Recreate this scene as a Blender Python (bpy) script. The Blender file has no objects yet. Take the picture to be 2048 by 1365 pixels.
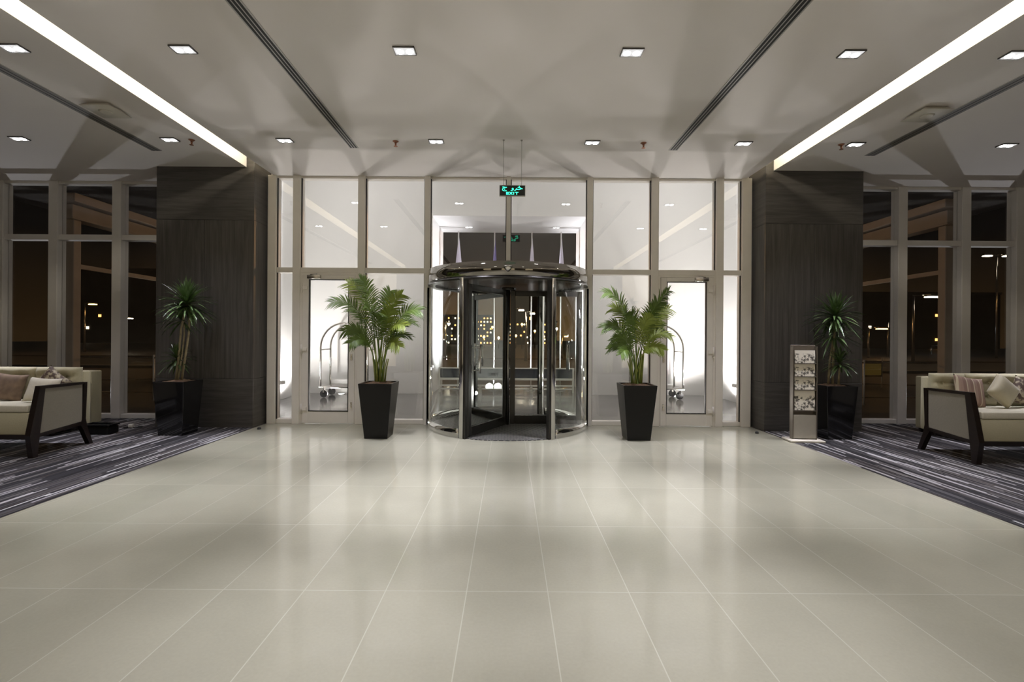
import bpy, bmesh, math, random
from mathutils import Vector, Matrix, noise as mnoise

random.seed(7)
SC = bpy.context.scene
COL = SC.collection
PI = math.pi

# ------------------------------------------------------------------ materials
def new_mat(name):
    m = bpy.data.materials.new(name)
    m.use_nodes = True
    nt = m.node_tree
    for n in list(nt.nodes):
        nt.nodes.remove(n)
    out = nt.nodes.new('ShaderNodeOutputMaterial')
    return m, nt, out

def N(nt, typ, **kw):
    n = nt.nodes.new(typ)
    for k, v in kw.items():
        if k in n.inputs:
            n.inputs[k].default_value = v
        else:
            setattr(n, k, v)
    return n

def L(nt, a, b):
    nt.links.new(a, b)

def pmat(name, col, rough=0.5, metal=0.0, spec=0.5, var=0.0, scale=20.0, bump=0.0, stretch=(1, 1, 1), sheen=0.0, coat=0.0, sub=0.0):
    m, nt, out = new_mat(name)
    p = N(nt, 'ShaderNodeBsdfPrincipled')
    p.inputs['Roughness'].default_value = rough
    p.inputs['Metallic'].default_value = metal
    p.inputs['Specular IOR Level'].default_value = spec
    p.inputs['Sheen Weight'].default_value = sheen
    p.inputs['Coat Weight'].default_value = coat
    p.inputs['Coat Roughness'].default_value = 0.05
    p.inputs['Base Color'].default_value = (*col, 1)
    L(nt, p.outputs[0], out.inputs[0])
    if var > 0 or bump > 0:
        tc = N(nt, 'ShaderNodeTexCoord')
        mp = N(nt, 'ShaderNodeMapping')
        mp.inputs['Scale'].default_value = stretch
        L(nt, tc.outputs['Object'], mp.inputs[0])
        nz = N(nt, 'ShaderNodeTexNoise')
        nz.inputs['Scale'].default_value = scale
        nz.inputs['Detail'].default_value = 4
        L(nt, mp.outputs[0], nz.inputs['Vector'])
        if var > 0:
            mr = N(nt, 'ShaderNodeMapRange')
            mr.inputs['From Min'].default_value = 0.25
            mr.inputs['From Max'].default_value = 0.75
            mr.inputs['To Min'].default_value = 1 - var
            mr.inputs['To Max'].default_value = 1 + var
            L(nt, nz.outputs['Fac'], mr.inputs['Value'])
            vm = N(nt, 'ShaderNodeVectorMath', operation='SCALE')
            vm.inputs[0].default_value = col
            L(nt, mr.outputs[0], vm.inputs['Scale'])
            L(nt, vm.outputs[0], p.inputs['Base Color'])
        if bump > 0:
            b = N(nt, 'ShaderNodeBump')
            b.inputs['Strength'].default_value = bump
            b.inputs['Distance'].default_value = 0.01
            L(nt, nz.outputs['Fac'], b.inputs['Height'])
            L(nt, b.outputs[0], p.inputs['Normal'])
    return m

def emat(name, col, strength):
    m, nt, out = new_mat(name)
    e = N(nt, 'ShaderNodeEmission')
    e.inputs[0].default_value = (*col, 1)
    e.inputs[1].default_value = strength
    L(nt, e.outputs[0], out.inputs[0])
    return m

def glassmat(name, tint=(0.96, 0.955, 0.95), refl=0.07, grazing=0.8, rough=0.0):
    """thin architectural glass: part mirror, part clear, more mirror at a glancing angle"""
    m, nt, out = new_mat(name)
    t = N(nt, 'ShaderNodeBsdfTransparent')
    t.inputs[0].default_value = (*tint, 1)
    g = N(nt, 'ShaderNodeBsdfGlossy')
    g.inputs['Roughness'].default_value = rough
    g.inputs[0].default_value = (1, 1, 1, 1)
    lw = N(nt, 'ShaderNodeLayerWeight')
    lw.inputs['Blend'].default_value = 0.5
    pw = N(nt, 'ShaderNodeMath', operation='POWER')
    pw.inputs[1].default_value = 4.0
    L(nt, lw.outputs['Facing'], pw.inputs[0])
    mr = N(nt, 'ShaderNodeMapRange')
    mr.inputs['To Min'].default_value = refl
    mr.inputs['To Max'].default_value = grazing
    L(nt, pw.outputs[0], mr.inputs['Value'])
    mx = N(nt, 'ShaderNodeMixShader')
    L(nt, mr.outputs[0], mx.inputs[0])
    L(nt, t.outputs[0], mx.inputs[1])
    L(nt, g.outputs[0], mx.inputs[2])
    L(nt, mx.outputs[0], out.inputs[0])
    return m

def math_(nt, op, a, b=None, c=None):
    n = N(nt, 'ShaderNodeMath', operation=op)
    for i, v in enumerate((a, b, c)):
        if v is None:
            continue
        if hasattr(v, 'links') or hasattr(v, 'is_linked'):
            L(nt, v, n.inputs[i])
        else:
            n.inputs[i].default_value = v
    return n.outputs[0]

def tile_mat(name, base, joint, w, l, x0, y0, jw=0.0055, rough=0.16, spec=0.5, vary=0.06):
    m, nt, out = new_mat(name)
    p = N(nt, 'ShaderNodeBsdfPrincipled')
    p.inputs['Specular IOR Level'].default_value = spec
    L(nt, p.outputs[0], out.inputs[0])
    tc = N(nt, 'ShaderNodeTexCoord')
    sep = N(nt, 'ShaderNodeSeparateXYZ')
    L(nt, tc.outputs['Object'], sep.inputs[0])
    gx = math_(nt, 'DIVIDE', math_(nt, 'SUBTRACT', sep.outputs[0], x0), w)
    gy = math_(nt, 'DIVIDE', math_(nt, 'SUBTRACT', sep.outputs[1], y0), l)
    fx = math_(nt, 'FRACT', math_(nt, 'ADD', gx, 100.0))
    fy = math_(nt, 'FRACT', math_(nt, 'ADD', gy, 100.0))
    ex = math_(nt, 'MULTIPLY', math_(nt, 'MINIMUM', fx, math_(nt, 'SUBTRACT', 1.0, fx)), w)
    ey = math_(nt, 'MULTIPLY', math_(nt, 'MINIMUM', fy, math_(nt, 'SUBTRACT', 1.0, fy)), l)
    e = math_(nt, 'MINIMUM', ex, ey)
    isj = math_(nt, 'LESS_THAN', e, jw / 2)
    cell = N(nt, 'ShaderNodeCombineXYZ')
    L(nt, math_(nt, 'FLOOR', math_(nt, 'ADD', gx, 100.0)), cell.inputs[0])
    L(nt, math_(nt, 'FLOOR', math_(nt, 'ADD', gy, 100.0)), cell.inputs[1])
    wn = N(nt, 'ShaderNodeTexWhiteNoise')
    L(nt, cell.outputs[0], wn.inputs['Vector'])
    nz = N(nt, 'ShaderNodeTexNoise')
    nz.inputs['Scale'].default_value = 2.2
    nz.inputs['Detail'].default_value = 6
    L(nt, tc.outputs['Object'], nz.inputs['Vector'])
    nz2 = N(nt, 'ShaderNodeTexNoise')
    nz2.inputs['Scale'].default_value = 60
    nz2.inputs['Detail'].default_value = 3
    L(nt, tc.outputs['Object'], nz2.inputs['Vector'])
    f = math_(nt, 'ADD', math_(nt, 'MULTIPLY', wn.outputs[0], vary), math_(nt, 'MULTIPLY', nz.outputs[0], 0.22))
    f = math_(nt, 'ADD', f, math_(nt, 'MULTIPLY', nz2.outputs[0], 0.12))
    f = math_(nt, 'ADD', f, 0.80 - vary / 2)
    vm = N(nt, 'ShaderNodeVectorMath', operation='SCALE')
    vm.inputs[0].default_value = base
    L(nt, f, vm.inputs['Scale'])
    mx = N(nt, 'ShaderNodeMix', data_type='RGBA')
    L(nt, isj, mx.inputs['Factor'])
    L(nt, vm.outputs[0], mx.inputs[6])
    mx.inputs[7].default_value = (*joint, 1)
    L(nt, mx.outputs[2], p.inputs['Base Color'])
    r = math_(nt, 'ADD', rough, math_(nt, 'MULTIPLY', nz.outputs[0], 0.06))
    L(nt, r, p.inputs['Roughness'])
    b = N(nt, 'ShaderNodeBump')
    b.inputs['Strength'].default_value = 0.07
    b.inputs['Distance'].default_value = 0.002
    L(nt, nz2.outputs[0], b.inputs['Height'])
    L(nt, b.outputs[0], p.inputs['Normal'])
    return m

def carpet_mat(name):
    m, nt, out = new_mat(name)
    p = N(nt, 'ShaderNodeBsdfPrincipled')
    p.inputs['Roughness'].default_value = 0.95
    p.inputs['Specular IOR Level'].default_value = 0.1
    L(nt, p.outputs[0], out.inputs[0])
    tc = N(nt, 'ShaderNodeTexCoord')
    sep = N(nt, 'ShaderNodeSeparateXYZ')
    L(nt, tc.outputs['Object'], sep.inputs[0])
    stripe = math_(nt, 'FLOOR', math_(nt, 'DIVIDE', sep.outputs[0], 0.020))
    # each stripe is broken into dashes of its own phase
    wn0 = N(nt, 'ShaderNodeTexWhiteNoise', noise_dimensions='1D')
    L(nt, stripe, wn0.inputs['W'])
    seg = math_(nt, 'FLOOR', math_(nt, 'ADD', math_(nt, 'DIVIDE', sep.outputs[1], 0.75), math_(nt, 'MULTIPLY', wn0.outputs[0], 37.0)))
    cv = N(nt, 'ShaderNodeCombineXYZ')
    L(nt, stripe, cv.inputs[0])
    L(nt, seg, cv.inputs[1])
    wn = N(nt, 'ShaderNodeTexWhiteNoise', noise_dimensions='3D')
    L(nt, cv.outputs[0], wn.inputs['Vector'])
    rp = N(nt, 'ShaderNodeValToRGB')
    rp.color_ramp.interpolation = 'CONSTANT'
    els = rp.color_ramp.elements
    els[0].position = 0.0
    els[0].color = (0.030, 0.029, 0.031, 1)
    els[1].position = 0.30
    els[1].color = (0.072, 0.068, 0.070, 1)
    for pos, c in ((0.52, (0.020, 0.019, 0.020, 1)), (0.68, (0.13, 0.12, 0.115, 1)), (0.80, (0.34, 0.33, 0.33, 1)), (0.89, (0.055, 0.047, 0.044, 1)), (0.95, (0.46, 0.45, 0.44, 1))):
        e = els.new(pos)
        e.color = c
    L(nt, wn.outputs[0], rp.inputs[0])
    nz = N(nt, 'ShaderNodeTexNoise')
    nz.inputs['Scale'].default_value = 260
    L(nt, tc.outputs['Object'], nz.inputs['Vector'])
    vm = N(nt, 'ShaderNodeVectorMath', operation='SCALE')
    L(nt, rp.outputs[0], vm.inputs[0])
    L(nt, math_(nt, 'ADD', math_(nt, 'MULTIPLY', nz.outputs[0], 0.7), 0.65), vm.inputs['Scale'])
    L(nt, vm.outputs[0], p.inputs['Base Color'])
    b = N(nt, 'ShaderNodeBump')
    b.inputs['Strength'].default_value = 0.4
    b.inputs['Distance'].default_value = 0.004
    L(nt, nz.outputs[0], b.inputs['Height'])
    L(nt, b.outputs[0], p.inputs['Normal'])
    return m

def veneer_mat(name, c1, c2, stretch, rough=0.42):
    m, nt, out = new_mat(name)
    p = N(nt, 'ShaderNodeBsdfPrincipled')
    p.inputs['Roughness'].default_value = rough
    p.inputs['Specular IOR Level'].default_value = 0.4
    L(nt, p.outputs[0], out.inputs[0])
    tc = N(nt, 'ShaderNodeTexCoord')
    mp = N(nt, 'ShaderNodeMapping')
    mp.inputs['Scale'].default_value = stretch
    L(nt, tc.outputs['Object'], mp.inputs[0])
    nz = N(nt, 'ShaderNodeTexNoise')
    nz.inputs['Scale'].default_value = 3
    nz.inputs['Detail'].default_value = 8
    nz.inputs['Roughness'].default_value = 0.65
    nz.inputs['Distortion'].default_value = 0.6
    L(nt, mp.outputs[0], nz.inputs['Vector'])
    rp = N(nt, 'ShaderNodeValToRGB')
    rp.color_ramp.elements[0].position = 0.3
    rp.color_ramp.elements[0].color = (*c1, 1)
    rp.color_ramp.elements[1].position = 0.72
    rp.color_ramp.elements[1].color = (*c2, 1)
    L(nt, nz.outputs[0], rp.inputs[0])
    L(nt, rp.outputs[0], p.inputs['Base Color'])
    return m

M = {}
M['tile'] = tile_mat('polished_stone_tile', (0.372, 0.358, 0.272), (0.46, 0.442, 0.350), 0.445, 0.925, 0.2225, 2.663, rough=0.065)
M['tile_out'] = tile_mat('grey_stone_tile', (0.20, 0.19, 0.185), (0.13, 0.125, 0.12), 0.6, 0.6, 0, 0.2, rough=0.10)
M['paving'] = tile_mat('night_paving', (0.10, 0.09, 0.08), (0.06, 0.055, 0.05), 1.2, 0.6, 0, 0, jw=0.02, rough=0.45)
M['asphalt'] = pmat('asphalt', (0.05, 0.048, 0.046), 0.7, var=0.25, scale=4)
M['kerb'] = pmat('kerb_stone', (0.3, 0.29, 0.27), 0.8, var=0.1)
M['carpet'] = carpet_mat('striped_carpet')
M['ceiling'] = pmat('ceiling_paint', (0.88, 0.838, 0.81), 0.75, spec=0.3, var=0.015, scale=1.3)
M['cove'] = pmat('cove_paint', (0.86, 0.83, 0.76), 0.7)
M['white_wall'] = pmat('white_wall_panel', (0.88, 0.875, 0.86), 0.45, spec=0.3, var=0.01, scale=0.8)
M['back_wall'] = pmat('warm_plaster', (0.20, 0.18, 0.155), 0.7, var=0.05, scale=2)
M['veneer_v'] = veneer_mat('dark_veneer_vertical', (0.046, 0.042, 0.037), (0.108, 0.099, 0.088), (9, 9, 0.35))
M['veneer_h'] = veneer_mat('dark_veneer_horizontal', (0.046, 0.042, 0.037), (0.094, 0.087, 0.078), (0.6, 0.6, 8))
M['alu'] = pmat('champagne_aluminium', (0.86, 0.815, 0.74), 0.42, metal=0.0, spec=0.5, var=0.03, scale=6)
M['alu_wing'] = pmat('grey_aluminium', (0.68, 0.655, 0.62), 0.45, metal=0.0, var=0.03, scale=6)
M['gasket'] = pmat('black_gasket', (0.015, 0.014, 0.013), 0.6)
M['glass'] = glassmat('facade_glass', refl=0.08)
M['glass_door'] = glassmat('door_glass', refl=0.030)
M['glass_drum'] = glassmat('drum_glass', refl=0.022, grazing=0.45, tint=(0.96, 0.975, 0.96))
M['glass_wing'] = glassmat('window_glass', refl=0.05, tint=(0.92, 0.92, 0.90))
M['band'] = pmat('smoked_chrome_band', (0.24, 0.225, 0.20), 0.04, metal=1.0, var=0.02, scale=5)
M['chrome'] = pmat('polished_chrome', (0.78, 0.77, 0.75), 0.07, metal=1.0, var=0.02, scale=5)
M['steel'] = pmat('brushed_steel', (0.55, 0.53, 0.50), 0.25, metal=1.0, var=0.05, scale=30)
M['bronze'] = pmat('dark_bronze', (0.030, 0.028, 0.025), 0.22, metal=0.3, spec=0.5, var=0.05)
M['mat'] = None
M['black_gloss'] = pmat('black_gloss_planter', (0.010, 0.010, 0.011), 0.10, spec=0.5, coat=0.4, var=0.05)
M['black_satin'] = pmat('black_satin_planter', (0.011, 0.011, 0.011), 0.28, spec=0.22, var=0.05)
M['soil'] = pmat('bark_mulch', (0.16, 0.10, 0.06), 0.95, var=0.6, scale=40, bump=0.8)
M['palm_leaf'] = pmat('palm_leaf', (0.105, 0.168, 0.028), 0.42, spec=0.4, var=0.35, scale=5)
M['palm_leaf_y'] = pmat('young_palm_leaf', (0.23, 0.29, 0.045), 0.42, spec=0.4, var=0.3, scale=5)
M['palm_stem'] = pmat('palm_cane', (0.26, 0.29, 0.07), 0.5, var=0.3, scale=12)
M['drac_leaf'] = pmat('dracaena_leaf', (0.075, 0.125, 0.040), 0.33, spec=0.6, var=0.35, scale=6)
M['drac_cane'] = pmat('dracaena_cane', (0.30, 0.25, 0.15), 0.8, var=0.25, scale=25, bump=0.3)
M['fabric'] = pmat('cream_upholstery', (0.50, 0.46, 0.30), 0.9, var=0.05, scale=70, bump=0.15, sheen=0.2)
M['fabric_lit'] = pmat('lit_seat_upholstery', (0.64, 0.60, 0.46), 0.9, var=0.05, scale=70, bump=0.15, sheen=0.2)  # paler copy of the cream: downlight on the seat put into the colour
M['panel_fabric'] = pmat('beige_side_panel', (0.27, 0.245, 0.195), 0.85, var=0.05, scale=50, bump=0.1)
M['darkwood'] = pmat('dark_stained_wood', (0.012, 0.0065, 0.0045), 0.35, var=0.3, scale=8, stretch=(1, 1, 8))
M['pillow_w'] = pmat('ivory_cotton', (0.74, 0.69, 0.56), 0.9, var=0.05, scale=40, bump=0.1)
M['pillow_b'] = pmat('brown_weave', (0.20, 0.14, 0.095), 0.9, var=0.3, scale=14)
M['pillow_g'] = pmat('gold_satin', (0.52, 0.47, 0.32), 0.5, var=0.05, scale=20, sheen=0.4)
M['lamp_trim'] = pmat('downlight_trim', (0.10, 0.095, 0.09), 0.35, metal=0.4, var=0.05)
M['lamp_reflector'] = emat('lit_reflector', (1.0, 0.985, 0.98), 0.75)
M['lamp_bulb'] = emat('lit_lamp', (1.0, 0.985, 0.97), 26.0)
M['slot'] = pmat('slot_black', (0.010, 0.010, 0.009), 0.7)
M['slot_rib'] = pmat('slot_rib', (0.40, 0.385, 0.36), 0.5, metal=0.2)
M['slot_grey'] = pmat('grille_grey', (0.16, 0.15, 0.14), 0.6)
M['plastic_w'] = pmat('off_white_plastic', (0.60, 0.57, 0.50), 0.5, var=0.02)
M['copper'] = pmat('copper_sprinkler', (0.32, 0.14, 0.08), 0.4, metal=0.7)
M['sign_black'] = pmat('sign_black', (0.006, 0.010, 0.008), 0.35)
M['sign_rim'] = pmat('sign_rim', (0.45, 0.43, 0.40), 0.4, metal=0.3)
M['sign_green'] = emat('sign_green_lit', (0.05, 1.0, 0.55), 2.2)
M['wire'] = pmat('suspension_wire', (0.42, 0.40, 0.36), 0.5, metal=0.3)
M['rubber'] = pmat('black_rubber', (0.012, 0.012, 0.012), 0.6)
M['flag'] = pmat('pale_flag_cloth', (0.64, 0.60, 0.72), 0.8, var=0.06, scale=8)
M['flag_blue'] = pmat('violet_flag_cloth', (0.15, 0.12, 0.36), 0.8, var=0.15, scale=8)
M['pole'] = pmat('white_pole', (0.75, 0.73, 0.70), 0.3, metal=0.3)
M['porch'] = pmat('porch_cladding', (0.50, 0.44, 0.38), 0.7, var=0.1, scale=3)
M['building'] = pmat('night_building', (0.10, 0.085, 0.07), 0.8, var=0.15, scale=0.5)
M['win_orange'] = emat('lit_window_orange', (1.0, 0.50, 0.14), 3.0)
M['win_white'] = emat('lit_window_white', (1.0, 0.85, 0.6), 3.0)
M['street_white'] = emat('street_lamp_white', (1.0, 0.86, 0.66), 14.0)
M['street_orange'] = emat('street_lamp_orange', (1.0, 0.52, 0.16), 12.0)
M['street_cool'] = emat('street_lamp_cool', (0.80, 0.88, 1.0), 10.0)
M['tail_red'] = emat('tail_light_red', (1.0, 0.06, 0.03), 4.0)
M['uplight'] = emat('uplight_lens', (1.0, 0.98, 0.92), 12.0)
M['rear_glow'] = emat('added_rear_glow', (1.0, 0.84, 0.58), 0.75)  # glow added on the rear wall, no known lamp
M['stand'] = pmat('bronze_stand', (0.17, 0.145, 0.115), 0.4, metal=0.3, var=0.05)
M['stand_plate'] = pmat('beige_stand_plate', (0.44, 0.41, 0.34), 0.4, metal=0.2, var=0.03)
M['stand_base'] = pmat('pale_stand_base', (0.72, 0.67, 0.56), 0.4, var=0.03)
M['dark_panel'] = pmat('dark_blue_panel', (0.035, 0.038, 0.05), 0.25, var=0.1)

def mat_grate():
    m, nt, out = new_mat('entrance_grating')
    p = N(nt, 'ShaderNodeBsdfPrincipled')
    p.inputs['Roughness'].default_value = 0.55
    L(nt, p.outputs[0], out.inputs[0])
    tc = N(nt, 'ShaderNodeTexCoord')
    sep = N(nt, 'ShaderNodeSeparateXYZ')
    L(nt, tc.outputs['Object'], sep.inputs[0])
    a = math_(nt, 'FRACT', math_(nt, 'MULTIPLY', math_(nt, 'ADD', math_(nt, 'ADD', sep.outputs[0], sep.outputs[1]), 50.0), 12.0))
    b = math_(nt, 'FRACT', math_(nt, 'MULTIPLY', math_(nt, 'ADD', math_(nt, 'SUBTRACT', sep.outputs[0], sep.outputs[1]), 50.0), 12.0))
    k = math_(nt, 'MAXIMUM', math_(nt, 'LESS_THAN', a, 0.22), math_(nt, 'LESS_THAN', b, 0.22))
    mx = N(nt, 'ShaderNodeMix', data_type='RGBA')
    L(nt, k, mx.inputs['Factor'])
    mx.inputs[6].default_value = (0.016, 0.016, 0.015, 1)
    mx.inputs[7].default_value = (0.22, 0.21, 0.19, 1)
    L(nt, mx.outputs[2], p.inputs['Base Color'])
    return m
M['mat'] = mat_grate()

def mat_striped_pillow():
    m, nt, out = new_mat('striped_pink_cloth')
    p = N(nt, 'ShaderNodeBsdfPrincipled')
    p.inputs['Roughness'].default_value = 0.85
    L(nt, p.outputs[0], out.inputs[0])
    tc = N(nt, 'ShaderNodeTexCoord')
    sep = N(nt, 'ShaderNodeSeparateXYZ')
    L(nt, tc.outputs['Object'], sep.inputs[0])
    f = math_(nt, 'FRACT', math_(nt, 'ADD', math_(nt, 'MULTIPLY', sep.outputs[0], 11.0), 20.0))
    k = math_(nt, 'LESS_THAN', f, 0.14)
    k2 = math_(nt, 'GREATER_THAN', f, 0.55)
    mx = N(nt, 'ShaderNodeMix', data_type='RGBA')
    L(nt, k2, mx.inputs['Factor'])
    mx.inputs[6].default_value = (0.36, 0.25, 0.20, 1)
    mx.inputs[7].default_value = (0.29, 0.19, 0.15, 1)
    mx2 = N(nt, 'ShaderNodeMix', data_type='RGBA')
    L(nt, k, mx2.inputs['Factor'])
    L(nt, mx.outputs[2], mx2.inputs[6])
    mx2.inputs[7].default_value = (0.62, 0.54, 0.40, 1)
    L(nt, mx2.outputs[2], p.inputs['Base Color'])
    return m
M['pillow_s'] = mat_striped_pillow()

def mat_print(name, ca, cb, scale, thr=0.5, header=None):
    """a printed picture: blotches of two inks, with an unprinted head strip if asked"""
    m, nt, out = new_mat(name)
    p = N(nt, 'ShaderNodeBsdfPrincipled')
    p.inputs['Roughness'].default_value = 0.6
    L(nt, p.outputs[0], out.inputs[0])
    tc = N(nt, 'ShaderNodeTexCoord')
    nz = N(nt, 'ShaderNodeTexNoise')
    nz.inputs['Scale'].default_value = scale
    nz.inputs['Detail'].default_value = 5
    L(nt, tc.outputs['Object'], nz.inputs['Vector'])
    rp = N(nt, 'ShaderNodeValToRGB')
    rp.color_ramp.elements[0].position = thr - 0.06
    rp.color_ramp.elements[0].color = (*ca, 1)
    rp.color_ramp.elements[1].position = thr + 0.06
    rp.color_ramp.elements[1].color = (*cb, 1)
    L(nt, nz.outputs[0], rp.inputs[0])
    colour = rp.outputs[0]
    if header is not None:
        sep = N(nt, 'ShaderNodeSeparateXYZ')
        L(nt, tc.outputs['Generated'], sep.inputs[0])
        k = math_(nt, 'GREATER_THAN', sep.outputs[2], header)
        mx = N(nt, 'ShaderNodeMix', data_type='RGBA')
        L(nt, k, mx.inputs['Factor'])
        L(nt, colour, mx.inputs[6])
        mx.inputs[7].default_value = (*cb, 1)
        colour = mx.outputs[2]
    L(nt, colour, p.inputs['Base Color'])
    return m
M['print'] = mat_print('brochure_print', (0.10, 0.09, 0.07), (0.88, 0.83, 0.71), 30, 0.47, header=0.74)
M['pillow_f'] = mat_print('floral_cloth', (0.10, 0.065, 0.05), (0.46, 0.40, 0.28), 26, 0.52)

# ------------------------------------------------------------------ mesh builder
class MB:
    def __init__(self):
        self.bm = bmesh.new()

    def _new(self, verts, faces, smooth=False):
        vs = [self.bm.verts.new(v) for v in verts]
        for f in faces:
            try:
                fc = self.bm.faces.new([vs[i] for i in f])
                fc.smooth = smooth
            except ValueError:
                pass
        return vs

    def box(self, x0, x1, y0, y1, z0, z1, bevel=0.0, seg=2):
        x0, x1 = min(x0, x1), max(x0, x1)
        y0, y1 = min(y0, y1), max(y0, y1)
        z0, z1 = min(z0, z1), max(z0, z1)
        v = [(x0, y0, z0), (x1, y0, z0), (x1, y1, z0), (x0, y1, z0), (x0, y0, z1), (x1, y0, z1), (x1, y1, z1), (x0, y1, z1)]
        f = [(0, 3, 2, 1), (4, 5, 6, 7), (0, 1, 5, 4), (1, 2, 6, 5), (2, 3, 7, 6), (3, 0, 4, 7)]
        return self.hexa(v, bevel, seg)

    def hexa(self, v, bevel=0.0, seg=2):
        """eight corners: bottom ring then top ring"""
        f = [(0, 3, 2, 1), (4, 5, 6, 7), (0, 1, 5, 4), (1, 2, 6, 5), (2, 3, 7, 6), (3, 0, 4, 7)]
        if bevel <= 0:
            self._new(v, f)
            return self
        t = bmesh.new()
        vs = [t.verts.new(p) for p in v]
        for q in f:
            t.faces.new([vs[i] for i in q])
        bmesh.ops.bevel(t, geom=list(t.edges), offset=bevel, segments=seg, profile=0.5, affect='EDGES')
        t.verts.index_update()
        pts = [tuple(p.co) for p in t.verts]
        fs = [[p.index for p in q.verts] for q in t.faces]
        t.free()
        self._new(pts, fs, smooth=seg > 1)
        return self

    def prism(self, poly, axis, a, b):
        """poly: 2-D points; axis 'x' extrudes (y,z) poly along x, 'y' (x,z), 'z' (x,y)"""
        def p3(p, t):
            if axis == 'x':
                return (t, p[0], p[1])
            if axis == 'y':
                return (p[0], t, p[1])
            return (p[0], p[1], t)
        n = len(poly)
        v = [p3(p, a) for p in poly] + [p3(p, b) for p in poly]
        f = [tuple(range(n)), tuple(range(2 * n - 1, n - 1, -1))]
        for i in range(n):
            j = (i + 1) % n
            f.append((i, j, n + j, n + i))
        self._new(v, f)
        return self

    def tube(self, pts, r, seg=8, cap=True):
        pts = [Vector(p) for p in pts]
        n = len(pts)
        rs = r if isinstance(r, (list, tuple)) else [r] * n
        rings = []
        up = None
        for i, p in enumerate(pts):
            if i == 0:
                t = pts[1] - pts[0]
            elif i == n - 1:
                t = pts[-1] - pts[-2]
            else:
                t = pts[i + 1] - pts[i - 1]
            t.normalize()
            if up is None:
                up = Vector((0, 0, 1)) if abs(t.z) < 0.9 else Vector((1, 0, 0))
            s = t.cross(up)
            if s.length < 1e-6:
                s = t.orthogonal()
            s.normalize()
            u = s.cross(t)
            u.normalize()
            up = u
            ring = []
            for k in range(seg):
                a = 2 * PI * k / seg
                ring.append(self.bm.verts.new(p + (s * math.cos(a) + u * math.sin(a)) * rs[i]))
            rings.append(ring)
        for i in range(n - 1):
            for k in range(seg):
                q = (k + 1) % seg
                f = self.bm.faces.new((rings[i][k], rings[i][q], rings[i + 1][q], rings[i + 1][k]))
                f.smooth = True
        if cap:
            self.bm.faces.new(rings[0])
            self.bm.faces.new(list(reversed(rings[-1])))
        return self

    def lathe(self, prof, c=(0, 0, 0), seg=20, cap=True):
        """prof: (radius, z) from bottom to top"""
        rings = []
        for r, z in prof:
            rings.append([self.bm.verts.new((c[0] + r * math.cos(2 * PI * k / seg), c[1] + r * math.sin(2 * PI * k / seg), c[2] + z)) for k in range(seg)])
        for i in range(len(prof) - 1):
            for k in range(seg):
                q = (k + 1) % seg
                f = self.bm.faces.new((rings[i][k], rings[i][q], rings[i + 1][q], rings[i + 1][k]))
                f.smooth = True
        if cap:
            self.bm.faces.new(list(reversed(rings[0])))
            self.bm.faces.new(rings[-1])
        return self

    def arcband(self, c, r0, r1, a0, a1, z0, z1, seg=24):
        """a curved wall: thickness r0..r1, from angle a0 to a1"""
        cols = []
        for k in range(seg + 1):
            a = a0 + (a1 - a0) * k / seg
            ca, sa = math.cos(a), math.sin(a)
            cols.append([self.bm.verts.new((c[0] + r * ca, c[1] + r * sa, z)) for r, z in ((r0, z0), (r1, z0), (r1, z1), (r0, z1))])
        for k in range(seg):
            A, B = cols[k], cols[k + 1]
            for i in range(4):
                j = (i + 1) % 4
                f = self.bm.faces.new((A[i], A[j], B[j], B[i]))
                f.smooth = True if i in (1, 3) else False
        if abs(a1 - a0) < 2 * PI - 1e-4:
            self.bm.faces.new(cols[0])
            self.bm.faces.new(list(reversed(cols[-1])))
        return self

    def strip(self, rows, smooth=True):
        """rows of equal length of points -> a sheet"""
        vs = [[self.bm.verts.new(p) for p in r] for r in rows]
        for i in range(len(vs) - 1):
            for j in range(len(vs[i]) - 1):
                f = self.bm.faces.new((vs[i][j], vs[i][j + 1], vs[i + 1][j + 1], vs[i + 1][j]))
                f.smooth = smooth
        return self

    def build(self, name, mat, parent=None, loc=None, rot=None, fix=True, origin=None):
        if fix:
            bmesh.ops.recalc_face_normals(self.bm, faces=list(self.bm.faces))
        if origin is not None:
            bmesh.ops.translate(self.bm, verts=list(self.bm.verts), vec=-Vector(origin))
        me = bpy.data.meshes.new(name)
        self.bm.to_mesh(me)
        self.bm.free()
        for m in (mat if isinstance(mat, (list, tuple)) else [mat]):
            me.materials.append(m)
        o = bpy.data.objects.new(name, me)
        COL.objects.link(o)
        if parent is not None:
            o.parent = parent
        if origin is not None:
            o.location = origin
        if loc is not None:
            o.location = loc
        if rot is not None:
            o.rotation_euler = rot
        return o

def tag(o, label, cat, group=None, kind=None):
    o['label'] = label
    o['category'] = cat
    if group:
        o['group'] = group
    if kind:
        o['kind'] = kind
    return o

def thing(name, label, cat, loc=(0, 0, 0), rotz=0.0, group=None, kind=None):
    o = bpy.data.objects.new(name, None)
    o.empty_display_size = 0.1
    COL.objects.link(o)
    o.location = loc
    o.rotation_euler = (0, 0, rotz)
    return tag(o, label, cat, group, kind)

def copy_tree(o, parent=None):
    c = o.copy()
    COL.objects.link(c)
    if parent is not None:
        c.parent = parent
    for ch in list(o.children):
        copy_tree(ch, c)
    return c

# ------------------------------------------------------------------ key distances
H_EYE = 1.40
CEIL = 3.93
FY = 7.70            # entrance facade plane (room side)
WY = 8.05            # side window plane
CY = 7.30            # front of the dark columns
YB = -3.0            # back of the lobby
VY = 11.77           # far wall of the vestibule
PY = 13.66           # far end of the portal
XS = 9.4             # side walls

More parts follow.
